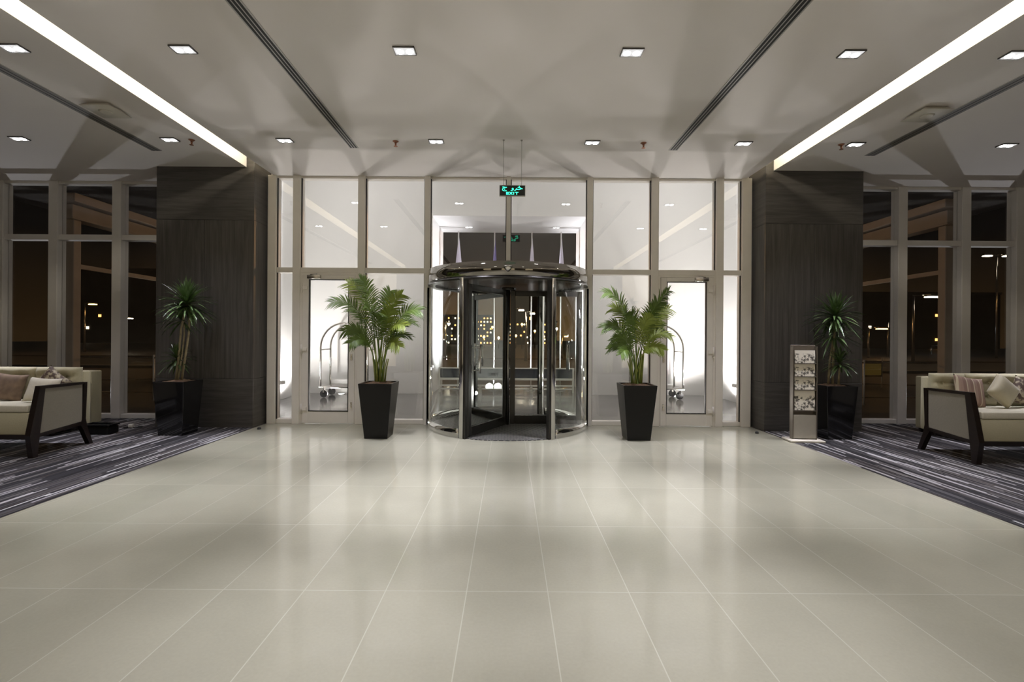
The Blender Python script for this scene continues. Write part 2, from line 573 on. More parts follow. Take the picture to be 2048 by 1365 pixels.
# ------------------------------------------------------------------ shell
S = 'structure'
tag(MB().box(-3.84, 3.84, YB, FY + 0.10, -0.12, 0.0).build('floor', M['tile']), 'polished beige stone tile floor of the lobby', 'floor', kind=S)
tag(MB().box(-XS, -3.84, YB, WY + 0.12, -0.12, 0.004).build('floor_left', M['carpet']), 'dark striped carpet left of the stone floor', 'carpet', kind=S)
tag(MB().box(3.84, XS, YB, WY + 0.12, -0.12, 0.004).build('floor_right', M['carpet']), 'dark striped carpet right of the stone floor', 'carpet', kind=S)
tag(MB().box(-4.95, 4.95, FY + 0.10, PY, -0.12, -0.002).build('floor_vestibule', M['tile_out']), 'dark grey glossy floor beyond the glass front', 'floor', kind=S)

tag(MB().box(-3.74, 3.74, YB, FY + 0.12, CEIL, CEIL + 0.03).build('ceiling', M['ceiling']), 'pale middle ceiling between the two lit slots', 'ceiling', kind=S)
tag(MB().box(-XS, -3.98, YB, WY + 0.15, CEIL, CEIL + 0.6).build('ceiling_left', M['ceiling']), 'lounge ceiling left of the left lit slot', 'ceiling', kind=S)
tag(MB().box(3.98, XS, YB, WY + 0.15, CEIL, CEIL + 0.6).build('ceiling_right', M['ceiling']), 'lounge ceiling right of the right lit slot', 'ceiling', kind=S)
# the light coves: a closed trough over each gap between the ceilings
for sx, nm, side in ((-1, 'trim_1', 'left'), (1, 'trim_2', 'right')):
    b = MB()
    b.box(sx * 3.965, sx * 3.982, YB, CY - 0.005, CEIL - 0.004, CEIL + 0.5)       # lit far face
    b.box(sx * 3.40, sx * 3.982, YB, FY + 0.12, CEIL + 0.5, CEIL + 0.55)          # lid
    b.box(sx * 3.38, sx * 3.40, YB, FY + 0.12, CEIL + 0.03, CEIL + 0.55)          # inner side
    b.box(sx * 3.40, sx * 3.982, YB - 0.03, YB, CEIL + 0.03, CEIL + 0.5)
    b.box(sx * 3.40, sx * 3.84, FY + 0.10, FY + 0.14, CEIL - 0.0, CEIL + 0.5)
    tag(b.build(nm, M['cove']), 'glowing white cove slot along the %s of the middle ceiling' % side, 'light cove', kind=S)
    ld = bpy.data.lights.new('cove_led_' + side, 'AREA')
    ld.shape = 'RECTANGLE'
    ld.size = 10.4
    ld.size_y = 0.05
    ld.energy = 62
    ld.color = (1.0, 0.90, 0.74)
    lo = bpy.data.objects.new('cove_led_' + side, ld)
    COL.objects.link(lo)
    lo.location = (sx * 3.44, 2.02, CEIL + 0.22)
    # local -Z must face outwards (sx), local X along world Y
    lo.matrix_world = Matrix.Translation(lo.location) @ Matrix(((0, 0, -sx), (1, 0, 0), (0, -sx, 0))).to_4x4()

tag(MB().box(-XS - 0.2, -XS, YB, WY + 0.2, 0, CEIL + 0.6).build('wall_left', M['back_wall']), 'side wall at the left end of the lounge', 'wall', kind=S)
tag(MB().box(XS, XS + 0.2, YB, WY + 0.2, 0, CEIL + 0.6).build('wall_right', M['back_wall']), 'side wall at the right end of the lounge', 'wall', kind=S)
wb = tag(MB().box(-XS, XS, YB - 0.2, YB, 0, CEIL + 0.6).build('wall_back', M['back_wall']), 'plaster wall at the rear of the lobby', 'wall', kind=S)
for x0, x1 in ((-6.6, -4.3), (-1.5, 1.5), (4.3, 6.6)):  # invented glowing panels out of view, added for reflections in the door band
    MB().box(x0, x1, YB - 0.001, YB + 0.03, 0.25, 3.88).build('added_glow_panel', M['rear_glow'], wb)

# dark veneer columns
for sx, nm, side in ((-1, 'column_left', 'left'), (1, 'column_right', 'right')):
    xi, xo = 3.85, 5.32
    r = thing(nm, 'wide dark veneer column %s of the glass entrance' % side, 'column', (sx * (xi + xo) / 2, (CY + WY) / 2, 0), kind=S)
    ox, oy = r.location.x, r.location.y
    def lb(x0, x1, y0, y1, z0, z1, bev=0.0):
        return MB().box(sx * x0 - ox, sx * x1 - ox, y0 - oy, y1 - oy, z0, z1, bev, 1)
    lb(xi + 0.006, xo - 0.006, CY + 0.006, WY + 0.12, 0, 4.30).build('core', M['gasket'], r)
    lb(xi, xo, CY, WY + 0.125, 0.0, 0.735, 0.003).build('base_panel', M['veneer_h'], r)
    lb(xi, 4.588, CY, WY + 0.125, 0.741, 3.128, 0.003).build('panel', M['veneer_v'], r)
    lb(4.594, xo, CY, WY + 0.125, 0.741, 3.128, 0.003).build('panel', M['veneer_v'], r)
    lb(xi, xo, CY, WY + 0.125, 3.134, 4.31, 0.003).build('top_panel', M['veneer_h'], r)

# vestibule beyond the glass
T = 0.25
tag(MB().box(-4.95 - T, -4.95, FY + 0.42, VY + 1.9, 0, 5.5).build('wall_vestibule_left', M['white_wall']), 'white side wall of the vestibule on the left', 'wall', kind=S)
tag(MB().box(4.95, 4.95 + T, FY + 0.42, VY + 1.9, 0, 5.5).build('wall_vestibule_right', M['white_wall']), 'white side wall of the vestibule on the right', 'wall', kind=S)
PX, PZ = 1.87, 4.33
for sx, nm, side in ((-1, 'wall_portal_left', 'left'), (1, 'wall_portal_right', 'right')):
    tag(MB().box(sx * PX, sx * 4.95, VY, PY, 0, 5.5).build(nm, M['white_wall']), 'white uplit wall block %s of the outer opening' % side, 'wall', kind=S)
tag(MB().box(-PX, PX, VY, PY, PZ, 5.5).build('wall_portal_top', M['white_wall']), 'white lintel wall above the outer opening', 'wall', kind=S)
tag(MB().box(-5.2, 5.2, FY + 0.14, PY, 5.5, 5.6).build('ceiling_vestibule', M['white_wall']), 'white ceiling of the vestibule', 'ceiling', kind=S)
tag(MB().box(-5.2, 5.2, FY + 0.13, FY + 0.30, CEIL + 0.02, 5.5).build('wall_bulkhead', M['white_wall']), 'white bulkhead above the glass front', 'wall', kind=S)

# outside ground
tag(MB().box(-90, 90, WY + 0.12, 22, -0.30, -0.125).build('ground', M['paving']), 'dark paved forecourt outside at night', 'ground', kind=S)
tag(MB().box(-90, 90, 22, 34, -0.34, -0.20).build('road', M['asphalt']), 'dark road beyond the forecourt', 'road', kind=S)
tag(MB().box(-90, 90, 34, 200, -0.30, -0.10).build('ground_far', M['paving']), 'dark ground across the road', 'ground', kind=S)
tag(MB().box(-90, 90, 21.8, 22.1, -0.30, 0.0, 0.02, 1).build('kerb', M['kerb']), 'pale kerb along the near side of the road', 'kerb', kind=S)

# ------------------------------------------------------------------ glass front
FD = 0.12
def pane(b_parent, x0, x1, z0, z1, y, mat, ox=0, oy=0, name='pane'):
    return MB().box(x0 - ox, x1 - ox, y - 0.005 - oy, y + 0.005 - oy, z0, z1).build(name, mat, b_parent)

def bar(parent, name, x0, x1, z0, z1, y, mat, depth=FD, ox=0, oy=0, front=0.0):
    return MB().box(x0 - ox, x1 - ox, y - front - oy, y + depth - oy, z0, z1, 0.004, 1).build(name, mat, parent)

MUL = [(-3.82, -3.69), (-3.424, -3.308), (-2.398, -2.284), (-1.345, -1.255), (-0.055, 0.015), (1.222, 1.312), (2.240, 2.354), (3.262, 3.380), (3.67, 3.82)]
TZ0, TZ1 = 2.395, 2.475
DRUM_TOP = 2.415
bays = [
    (0, 'narrow full-height glass bay beside the left column'),
    (1, 'glass bay over the hinged door on the left'),
    (2, 'wide glass bay behind the left palm'),
    (3, 'tall glass bay over the revolving door, left half'),
    (4, 'tall glass bay over the revolving door, right half'),
    (5, 'wide glass bay behind the right palm'),
    (6, 'glass bay over the hinged door on the right'),
    (7, 'narrow full-height glass bay beside the right column'),
]
for i, lab in bays:
    xl, xr = MUL[i][1], MUL[i + 1][0]
    ox, oy = (xl + xr) / 2, FY
    w = thing('window_%d' % (i + 1), lab, 'window', (ox, oy, 0), kind=S)
    zb = DRUM_TOP if i in (3, 4) else 0.0
    zm = zb if i == 4 else 0.0
    zm = DRUM_TOP if i == 4 else 0.0
    bar(w, 'mullion', *MUL[i], zm, CEIL, FY, M['alu'], ox=ox, oy=oy, front=0.05)
    if i == 7:
        bar(w, 'mullion', *MUL[8], 0.0, CEIL, FY, M['alu'], ox=ox, oy=oy, front=0.05)
    bar(w, 'head_rail', xl, xr, CEIL - 0.035, CEIL, FY, M['alu'], ox=ox, oy=oy)
    g = MB()
    top0 = TZ1 if i not in (3, 4) else DRUM_TOP + 0.02
    for (a, b_) in ((xl, xl + 0.012), (xr - 0.012, xr)):
        g.box(a - ox, b_ - ox, -0.008, 0.02, top0, CEIL - 0.035)
        if i not in (1, 3, 4, 6):
            g.box(a - ox, b_ - ox, -0.008, 0.02, 0.07, TZ0)
    g.build('gasket', M['gasket'], w)
    pane(w, xl, xr, top0, CEIL - 0.035, FY + 0.04, M['glass'], ox, oy)
    if i not in (3, 4):
        bar(w, 'transom', xl, xr, TZ0, TZ1, FY, M['alu'], ox=ox, oy=oy, front=0.03)
    if i in (0, 2, 5, 7):
        pane(w, xl, xr, 0.07, TZ0, FY + 0.04, M['glass'], ox, oy)
        bar(w, 'bottom_rail', xl, xr, 0.0, 0.07, FY, M['alu'], ox=ox, oy=oy)

# hinged glass doors
def hinged_door(sx, name, label):
    xa, xb = (MUL[1][1], MUL[2][0]) if sx < 0 else (MUL[6][1], MUL[7][0])
    ox, oy = (xa + xb) / 2, FY
    w = xb - xa
    d = thing(name, label, 'door', (ox, oy, 0), kind=S)
    h = -w / 2 if sx < 0 else w / 2          # hinge side, local x
    s = 1 if sx < 0 else -1                  # from hinge towards latch
    # fixed frame round the leaf
    b = MB()
    b.box(h, h + s * 0.035, -0.03, 0.09, 0, TZ0)
    b.box(h + s * (w - 0.035), h + s * w, -0.03, 0.09, 0, TZ0)
    b.box(h + s * 0.035, h + s * (w - 0.035), -0.03, 0.09, TZ0 - 0.035, TZ0)
    b.build('door_frame', M['alu'], d)
    l0, l1 = 0.041, w - 0.041
    g0, g1 = 0.145, w - 0.135
    gz0, gz1 = 0.20, 2.285
    lf = MB()
    lf.box(h + s * l0, h + s * g0, -0.045, 0.03, 0.012, TZ0 - 0.041, 0.004, 1)
    lf.box(h + s * g1, h + s * l1, -0.045, 0.03, 0.012, TZ0 - 0.041, 0.004, 1)
    lf.box(h + s * g0, h + s * g1, -0.045, 0.03, 0.012, gz0, 0.004, 1)
    lf.box(h + s * g0, h + s * g1, -0.045, 0.03, gz1, TZ0 - 0.041, 0.004, 1)
    leaf = lf.build('leaf', M['alu'], d)
    g = MB()
    for (a, b_, z0, z1) in ((g0, g0 + 0.010, gz0, gz1), (g1 - 0.010, g1, gz0, gz1), (g0, g1, gz0, gz0 + 0.010), (g0, g1, gz1 - 0.010, gz1)):
        g.box(h + s * a, h + s * b_, -0.048, 0.0, z0, z1)
    g.build('gasket', M['gasket'], leaf)
    MB().box(h + s * g0, h + s * g1, -0.012, -0.004, gz0, gz1).build('pane', M['glass_door'], leaf)
    for z in (0.24, 1.18, 2.15):
        hb = MB()
        hb.tube([(h + s * 0.038, -0.058, z - 0.075), (h + s * 0.038, -0.058, z + 0.075)], 0.016, 10)
        hb.box(h + s * 0.038, h + s * 0.120, -0.060, -0.044, z - 0.028, z + 0.028, 0.003, 1)
        hb.build('hinge', M['alu'], d)
    c = MB()
    c.box(h + s * 0.13, h + s * 0.34, -0.095, -0.045, 2.292, 2.352, 0.006, 2)
    cl = c.build('door_closer', M['steel'], d)
    MB().tube([(h + s * 0.18, -0.085, 2.357), (h + s * 0.30, -0.11, 2.362), (h + s * 0.22, -0.045, 2.368)], 0.006, 6).build('closer_arm', M['steel'], cl)
    for z in (1.06, 0.30):
        k = MB()
        k.box(h + s * (l1 - 0.06), h + s * (l1 - 0.03), -0.052, -0.045, z - 0.05, z + 0.05, 0.003, 1)
        k.tube([(h + s * (l1 - 0.045), -0.045, z), (h + s * (l1 - 0.045), -0.075, z)], 0.010, 10)
        k.build('lock', M['steel'], d)
    return d
hinged_door(-1, 'door_1', 'hinged glass door behind the left palm, beige metal frame')
hinged_door(1, 'door_2', 'hinged glass door behind the right palm, beige metal frame')

# lounge windows left and right
def wing(sx, start):
    edges = [5.38, 6.50, 7.55, 8.45, 9.36]
    names = ['nearest the column', 'second from the column', 'third from the column', 'at the far side of the lounge']
    side = 'left' if sx < 0 else 'right'
    for i in range(4):
        a, b_ = edges[i], edges[i + 1]
        ox, oy = sx * (a + b_) / 2, WY
        w = thing('window_%d' % (start + i), 'dark night window bay of the %s lounge, %s' % (side, names[i]), 'window', (ox, oy, 0), kind=S)
        hw = 0.075
        ms = [b_] if i else [a, b_]
        for m in ms:
            lo, hi = sx * (m - hw) - ox, sx * (m + hw) - ox
            MB().box(lo, hi, -0.04, 0.13, 0, CEIL, 0.005, 1).build('mullion', M['alu_wing'], w)
        lo, hi = sx * (a + hw) - ox, sx * (b_ - hw) - ox
        MB().box(lo, hi, -0.02, 0.11, 2.955, 3.045, 0.004, 1).build('transom', M['alu_wing'], w)
        MB().box(lo, hi, -0.02, 0.11, 0.004, 0.075, 0.004, 1).build('bottom_rail', M['alu_wing'], w)
        MB().box(lo, hi, -0.02, 0.11, CEIL - 0.045, CEIL, 0.004, 1).build('head_rail', M['alu_wing'], w)
        MB().box(lo, hi, 0.050, 0.060, 3.045, CEIL - 0.045).build('pane', M['glass_wing'], w)
        MB().box(lo, hi, 0.050, 0.060, 0.075, 2.955).build('pane', M['glass_wing'], w)
wing(-1, 9)
wing(1, 13)

# ------------------------------------------------------------------ revolving door
def revolving_door():
    R = 1.235
    r = thing('revolving_door', 'chrome and dark bronze revolving door in the middle of the glass front', 'revolving door', (-0.02, FY + 0.0, 0))
    Zc0, Zc1 = 2.205, DRUM_TOP
    b = MB().arcband((0, 0, 0), R - 0.02, R + 0.012, 0, 2 * PI, Zc0, Zc1, 96)
    can = b.build('canopy_band', M['band'], r)
    b = MB().lathe([(R - 0.03, Zc1 - 0.05), (R - 0.03, Zc1 - 0.012)], seg=64)
    b.build('canopy_roof', M['bronze'], r)
    b = MB().lathe([(R - 0.021, Zc0 + 0.002), (R - 0.021, Zc0 + 0.05)], seg=64)
    b.build('canopy_soffit', M['bronze'], r)
    b = MB().arcband((0, 0, 0), R - 0.09, R + 0.018, 0, 2 * PI, Zc0 - 0.03, Zc0 + 0.004, 96)
    b.build('canopy_rim', M['bronze'], r)
    # throat posts at the corners of the two openings
    ap = math.radians(59.5)
    for base, f in ((-PI / 2, 1), (PI / 2, -1)):
        for sgn in (-1, 1):
            a = base + sgn * math.radians(30.0)
            cx, cy = R * math.cos(a), R * math.sin(a)
            p = MB().hexa([(cx + u * math.cos(a) - v * math.sin(a), cy + u * math.sin(a) + v * math.cos(a), z)
                           for z in (0.0, Zc0) for (u, v) in ((-0.05, -0.032), (0.03, -0.032), (0.03, 0.032), (-0.05, 0.032))], 0.006, 2)
            p.build('post', M['chrome'], r)
            q = MB().hexa([(cx + u * math.cos(a) - v * math.sin(a), cy + u * math.sin(a) + v * math.cos(a), z)
                           for z in (0.0, Zc0) for (u, v) in ((-0.05, -sgn * 0.062), (0.01, -sgn * 0.062), (0.01, -sgn * 0.033), (-0.05, -sgn * 0.033))])
            q.build('post_seal', M['bronze'], r)
    # curved side walls: quarter each side of the facade
    for a0, a1 in ((math.radians(-57.5), math.radians(-3)), (math.radians(3), math.radians(57.5)),
                   (math.radians(122.5), math.radians(177)), (math.radians(183), math.radians(237.5))):
        g = MB().arcband((0, 0, 0), R - 0.006, R + 0.004, a0, a1, 0.13, Zc0 - 0.03, 28).build('curved_glass', M['glass_drum'], r)
        MB().arcband((0, 0, 0), R - 0.02, R + 0.012, a0, a1, 0.0, 0.13, 28).build('kick_band', M['chrome'], r)
    for a in (0, PI):
        cx = (R + 0.01) * math.cos(a)
        MB().box(cx - 0.035, cx + 0.035, -0.05, 0.10, 0, Zc0 - 0.03, 0.006, 2).build('side_post', M['chrome'], r)
    # rotor
    MB().lathe([(0.035, 0.0), (0.035, Zc0 - 0.03)], seg=20).build('shaft', M['steel'], r)
    MB().lathe([(0.12, Zc0 - 0.075), (0.13, Zc0 - 0.03)], seg=24).build('shaft_collar', M['bronze'], r)
    th0 = math.radians(242.0)
    for k in range(3):
        th = th0 + k * 2 * PI / 3
        e = bpy.data.objects.new('wing', None)
        L_ = R - 0.055
        zt = Zc0 - 0.075
        f = MB()
        f.box(0.04, 0.12, -0.024, 0.024, 0.02, zt, 0.005, 1)
        f.box(L_ - 0.085, L_, -0.024, 0.024, 0.02, zt, 0.005, 1)
        f.box(0.12, L_ - 0.085, -0.022, 0.022, 0.02, 0.15, 0.005, 1)
        f.box(0.12, L_ - 0.085, -0.022, 0.022, zt - 0.085, zt, 0.005, 1)
        wing_ = f.build('wing', M['bronze'], r, rot=(0, 0, th))
        MB().box(0.12, L_ - 0.085, -0.005, 0.005, 0.15, zt - 0.085).build('wing_glass', M['glass_drum'], wing_)
        for s in (-1, 1):
            h = MB()
            h.tube([(L_ - 0.22, s * 0.075, 0.88), (L_ - 0.22, s * 0.075, 1.28)], 0.013, 10)
            h.tube([(L_ - 0.22, s * 0.005, 0.92), (L_ - 0.22, s * 0.075, 0.92)], 0.008, 8)
            h.tube([(L_ - 0.22, s * 0.005, 1.24), (L_ - 0.22, s * 0.075, 1.24)], 0.008, 8)
            h.build('push_handle', M['steel'], wing_)
    # floor grating
    MB().lathe([(R - 0.021, 0.001), (R - 0.021, 0.010)], seg=96).build('floor_grating', M['mat'], r)
    # presence sensor on the band
    s_ = MB().lathe([(0.010, -0.055), (0.040, -0.030), (0.060, 0.0), (0.062, 0.02)], (0, -R - 0.035, Zc0 + 0.115), 20)
    s_.build('motion_sensor', M['steel'], r)
    return r
revolving_door()

# ------------------------------------------------------------------ ceiling fittings
def downlight_proto():
    r = thing('recessed_downlight', '', 'ceiling light', (0, 0, CEIL))
    a, b_ = 0.095, 0.062
    f = MB()
    for (x0, x1, y0, y1) in ((-a, a, -b_, -b_ + 0.007), (-a, a, b_ - 0.007, b_), (-a, -a + 0.007, -b_, b_), (a - 0.007, a, -b_, b_)):
        f.box(x0, x1, y0, y1, -0.013, 0.0)
    f.build('frame', M['lamp_trim'], r)
    MB().box(-a + 0.007, a - 0.007, -b_ + 0.007, b_ - 0.007, -0.008, -0.001).build('reflector', M['lamp_reflector'], r)
    for s in (-1, 1):
        MB().lathe([(0.030, -0.016), (0.034, -0.009)], (s * 0.042, 0.008, 0), 16).build('lamp', M['lamp_bulb'], r)
    return r
R1, R2 = 4.29, 6.28
DL = [
    (-4.40, R1, 'twin-lamp ceiling downlight over the left lounge, nearer row, by the picture edge'),
    (-2.90, R1, 'twin-lamp ceiling downlight between left glowing cove and left black air slot, nearer row'),
    (-0.94, R1, 'twin-lamp ceiling downlight of nearer row, just right of the left black air slot'),
    (1.07, R1, 'twin-lamp ceiling downlight of nearer row, just left of the right black air slot'),
    (3.01, R1, 'twin-lamp ceiling downlight between right black air slot and right glowing cove, nearer row'),
    (4.46, R1, 'twin-lamp ceiling downlight over the right lounge, nearer row, by the picture edge'),
    (-6.36, R2, 'twin-lamp ceiling downlight over the left settee, far row, left of the grey grille'),
    (-4.41, R2, 'twin-lamp ceiling downlight at the far end of the left grey grille, beside a sprinkler'),
    (-2.92, R2, 'twin-lamp ceiling downlight of far row, left of the left black air slot'),
    (-0.96, R2, 'twin-lamp ceiling downlight of far row, left of the hanging exit sign'),
    (1.06, R2, 'twin-lamp ceiling downlight of far row, right of the hanging exit sign'),
    (3.02, R2, 'twin-lamp ceiling downlight of far row, right of the right black air slot'),
    (4.47, R2, 'twin-lamp ceiling downlight at the far end of the right grey grille, beside a sprinkler'),
    (6.43, R2, 'twin-lamp ceiling downlight over the right settee, far row, right of the grey grille'),
]
def spot(name, loc, energy, col, size=1.2, blend=0.6, radius=0.05, target=None):
    ld = bpy.data.lights.new(name, 'SPOT')
    ld.energy = energy
    ld.color = col
    ld.spot_size = size
    ld.spot_blend = blend
    ld.shadow_soft_size = radius
    o = bpy.data.objects.new(name, ld)
    COL.objects.link(o)
    o.location = loc
    if target is not None:
        d = Vector(target) - Vector(loc)
        o.rotation_euler = d.to_track_quat('-Z', 'Y').to_euler()
    return o
COOL = (0.87, 0.865, 1.0)
def beams(x, y, e):
    spot('downlight_beam', (x, y, CEIL - 0.03), e, COOL, math.radians(37), 1.0, 0.06)
    spot('downlight_spill', (x, y, CEIL - 0.03), e * 0.31, COOL, math.radians(84), 1.0, 0.06)
proto = downlight_proto()
for i, (x, y, lab) in enumerate(DL):
    o = proto if i == 0 else copy_tree(proto)
    o.location = (x, y, CEIL)
    tag(o, lab, 'ceiling light', 'recessed twin downlights')
    beams(x, y, (640 if y == R1 else 560) if abs(x) < 2 else (400 if abs(x) < 3.5 else 330))
# the same rows go on overhead, out of the frame
for y, e, xs in ((2.30, 370, (-2.92, -0.96, 1.06, 3.02)), (0.3, 330, (-0.96, 1.06)), (-1.7, 330, (-0.96, 1.06))):
    for x in xs:
        beams(x, y, e * (1.0 if abs(x) < 2 else 0.4))
for x in (-6.36, 6.43):
    beams(x, 4.29, 240)

# air slots in the middle ceiling
for x, lab in ((-2.10, 'long triple-line black air slot in the ceiling, left one'), (2.19, 'long triple-line black air slot in the ceiling, right one')):
    r = thing('air_slot_diffuser', lab, 'air vent', (x, 0, CEIL), group='black ceiling air slots')
    MB().box(-0.060, 0.060, -1.5, 6.53, -0.006, 0.0).build('frame', M['slot_rib'], r)
    for k in (-1, 0, 1):
        MB().box(k * 0.034 - 0.011, k * 0.034 + 0.011, -1.48, 6.51, -0.008, -0.0055).build('slot', M['slot'], r)
for x, lab in ((-4.86, 'long grey ceiling grille strip over the left lounge'), (4.94, 'long grey ceiling grille strip over the right lounge')):
    r = thing('linear_grille', lab, 'air vent', (x, 0, CEIL), group='grey lounge ceiling grilles')
    MB().box(-0.070, 0.070, -1.5, 6.67, -0.006, 0.0).build('frame', M['slot_rib'], r)
    MB().box(-0.064, 0.064, -1.48, 6.66, -0.008, -0.0055).build('grille_face', M['slot_grey'], r)
    for k in (-1, 1):
        MB().box(k * 0.024 - 0.004, k * 0.024 + 0.004, -1.48, 6.66, -0.010, -0.0075).build('slot_line', M['slot'], r)
for x, y, lab in ((-4.52, 5.42, 'off-white square ceiling unit hanging flat over the left lounge'), (4.62, 5.38, 'off-white square ceiling unit hanging flat over the right lounge')):
    r = thing('ceiling_unit', lab, 'ceiling unit', (x, y, CEIL))
    MB().hexa([(-0.17, -0.17, -0.045), (0.17, -0.17, -0.045), (0.17, 0.17, -0.045), (-0.17, 0.17, -0.045),
               (-0.12, -0.12, 0), (0.12, -0.12, 0), (0.12, 0.12, 0), (-0.12, 0.12, 0)], 0.008, 2).build('housing', M['plastic_w'], r)
    MB().lathe([(0.05, -0.058), (0.07, -0.044)], seg=24).build('centre_cap', M['plastic_w'], r)
for x, lab in ((-4.14, 'small copper sprinkler head in the left lounge ceiling'), (-1.49, 'small copper sprinkler head left of the exit sign'), (1.73, 'small copper sprinkler head right of the exit sign'), (4.30, 'small copper sprinkler head in the right lounge ceiling')):
    r = thing('pendant_sprinkler', lab, 'sprinkler', (x, 6.30, CEIL), group='ceiling sprinklers')
    MB().lathe([(0.020, -0.016), (0.040, 0.0)], seg=16).build('escutcheon', M['copper'], r)
    b = MB().lathe([(0.006, -0.060), (0.012, -0.040), (0.014, -0.016)], seg=12)
    b.lathe([(0.026, -0.066), (0.022, -0.061)], seg=14)
    b.build('deflector', M['copper'], r)

# exit sign
def glyph_line(b, pts, w, y0, y1):
    """a flat pen stroke in the xz plane"""
    pts = [Vector((p[0], p[1])) for p in pts]
    n = len(pts)
    l_, r_ = [], []
    for i in range(n):
        t = (pts[min(i + 1, n - 1)] - pts[max(i - 1, 0)]).normalized()
        nn = Vector((-t.y, t.x))
        l_.append(pts[i] + nn * w / 2)
        r_.append(pts[i] - nn * w / 2)
    for i in range(n - 1):
        b.hexa([(l_[i].x, y0, l_[i].y), (l_[i + 1].x, y0, l_[i + 1].y), (r_[i + 1].x, y0, r_[i + 1].y), (r_[i].x, y0, r_[i].y),
                (l_[i].x, y1, l_[i].y), (l_[i + 1].x, y1, l_[i + 1].y), (r_[i + 1].x, y1, r_[i + 1].y), (r_[i].x, y1, r_[i].y)])

def exit_sign():
    d = 6.23
    r = thing('exit_sign', 'hanging black sign with glowing green Arabic word and EXIT', 'sign', (0.03, d, 3.205))
    w, h, t = 0.167, 0.140, 0.016
    MB().box(-w, w, -t + 0.002, t - 0.002, 0, h, 0.003, 1).build('housing', M['sign_rim'], r)
    for s in (-1, 1):
        f = MB().box(-w + 0.007, w - 0.007, s * t - s * 0.003, s * t, 0.007, h - 0.007).build('sign_face', M['sign_black'], r)
        y0, y1 = s * t, s * (t + 0.003)
        fx = 1 if s < 0 else -1
        b = MB()
        def ln(pts, wd):
            glyph_line(b, [(fx * p[0], p[1]) for p in pts], wd * 1.05, y0, y1)
        # EXIT
        z0, z1 = 0.017, 0.052
        lw = 0.0085
        X0 = -0.075
        ln([(X0, z0), (X0, z1)], lw)
        for z in (z0 + lw / 2, (z0 + z1) / 2, z1 - lw / 2):
            ln([(X0, z), (X0 + 0.030, z)], lw * 0.85)
        ln([(-0.036, z0), (0.000, z1)], lw)
        ln([(-0.036, z1), (0.000, z0)], lw)
        ln([(0.017, z0), (0.017, z1)], lw)
        ln([(0.033, z1 - lw / 2), (0.078, z1 - lw / 2)], lw * 0.85)
        ln([(0.0555, z0), (0.0555, z1)], lw)
        # Arabic word, right to left: kha, ra, waw, jim
        k = 0.0085
        # kha (initial) with dot, joined to ra (final)
        ln([(0.070, 0.108), (0.082, 0.113), (0.098, 0.106), (0.116, 0.094), (0.132, 0.092)], k)
        ln([(0.116, 0.094), (0.090, 0.084), (0.066, 0.085), (0.052, 0.090)], k)
        ln([(0.086, 0.124), (0.094, 0.124)], 0.009)
        ln([(0.052, 0.098), (0.050, 0.086), (0.042, 0.076), (0.026, 0.071)], k)
        # waw
        cx, cz, rr = 0.004, 0.092, 0.0085
        ln([(cx + rr * math.cos(a), cz + rr * math.sin(a)) for a in [2 * PI * q / 10 for q in range(11)]], 0.006)
        ln([(cx + rr, cz), (cx + 0.008, 0.080), (-0.004, 0.072), (-0.020, 0.070)], k)
        # jim (isolated) with its dot inside
        ln([(-0.128, 0.112), (-0.116, 0.117), (-0.100, 0.112), (-0.082, 0.109), (-0.072, 0.111)], k)
        ln([(-0.086, 0.109), (-0.112, 0.102), (-0.126, 0.090), (-0.126, 0.076), (-0.110, 0.066), (-0.088, 0.065), (-0.074, 0.070)], k)
        ln([(-0.103, 0.085), (-0.095, 0.085)], 0.009)
        b.build('lettering', M['sign_green'], f)
    for x in (-0.115, 0.115):
        b = MB().tube([(x, 0, h - 0.002), (x, 0, CEIL - 3.205)], 0.0035, 6)
        b.lathe([(0.012, CEIL - 3.205 - 0.012), (0.014, CEIL - 3.205)], (x, 0, 0), 12)
        b.build('suspension_rod', M['wire'], r)
    return r
exit_sign()

# ------------------------------------------------------------------ planters and plants
def planter_parts(r, top, bot, h, mat):
    b = MB()
    t, o = top / 2, bot / 2
    # tapered body with a rim and an open top
    ring = [(-1, -1), (1, -1), (1, 1), (-1, 1)]
    lv = [(o, 0.0), (t, h), (t - 0.022, h), (t - 0.03, h - 0.05)]
    vs = [[b.bm.verts.new((sx * q, sy * q, z)) for sx, sy in ring] for q, z in lv]
    b.bm.faces.new(list(reversed(vs[0])))
    for i in range(len(lv) - 1):
        for k in range(4):
            j = (k + 1) % 4
            b.bm.faces.new((vs[i][k], vs[i][j], vs[i + 1][j], vs[i + 1][k]))
    b.bm.faces.new(vs[-1])
    es = [e for e in b.bm.edges]
    bmesh.ops.bevel(b.bm, geom=es, offset=0.006, segments=2, profile=0.5, affect='EDGES')
    pot = b.build('pot', mat, r)
    s = MB()
    n = 14
    q = t - 0.034
    rows = []
    for i in range(n + 1):
        row = []
        for j in range(n + 1):
            x, y = -q + 2 * q * i / n, -q + 2 * q * j / n
            edge = max(abs(x), abs(y)) / q
            row.append((x, y, h - 0.022 + 0.035 * (1 - edge ** 2) + 0.018 * mnoise.noise(Vector((x * 30, y * 30, 1)))))
        rows.append(row)
    s.strip(rows, smooth=False)
    s.build('soil', M['soil'], r, fix=True)
    return pot

def bez(p0, p1, p2, t):
    return p0 * (1 - t) ** 2 + p1 * (2 * t * (1 - t)) + p2 * t ** 2

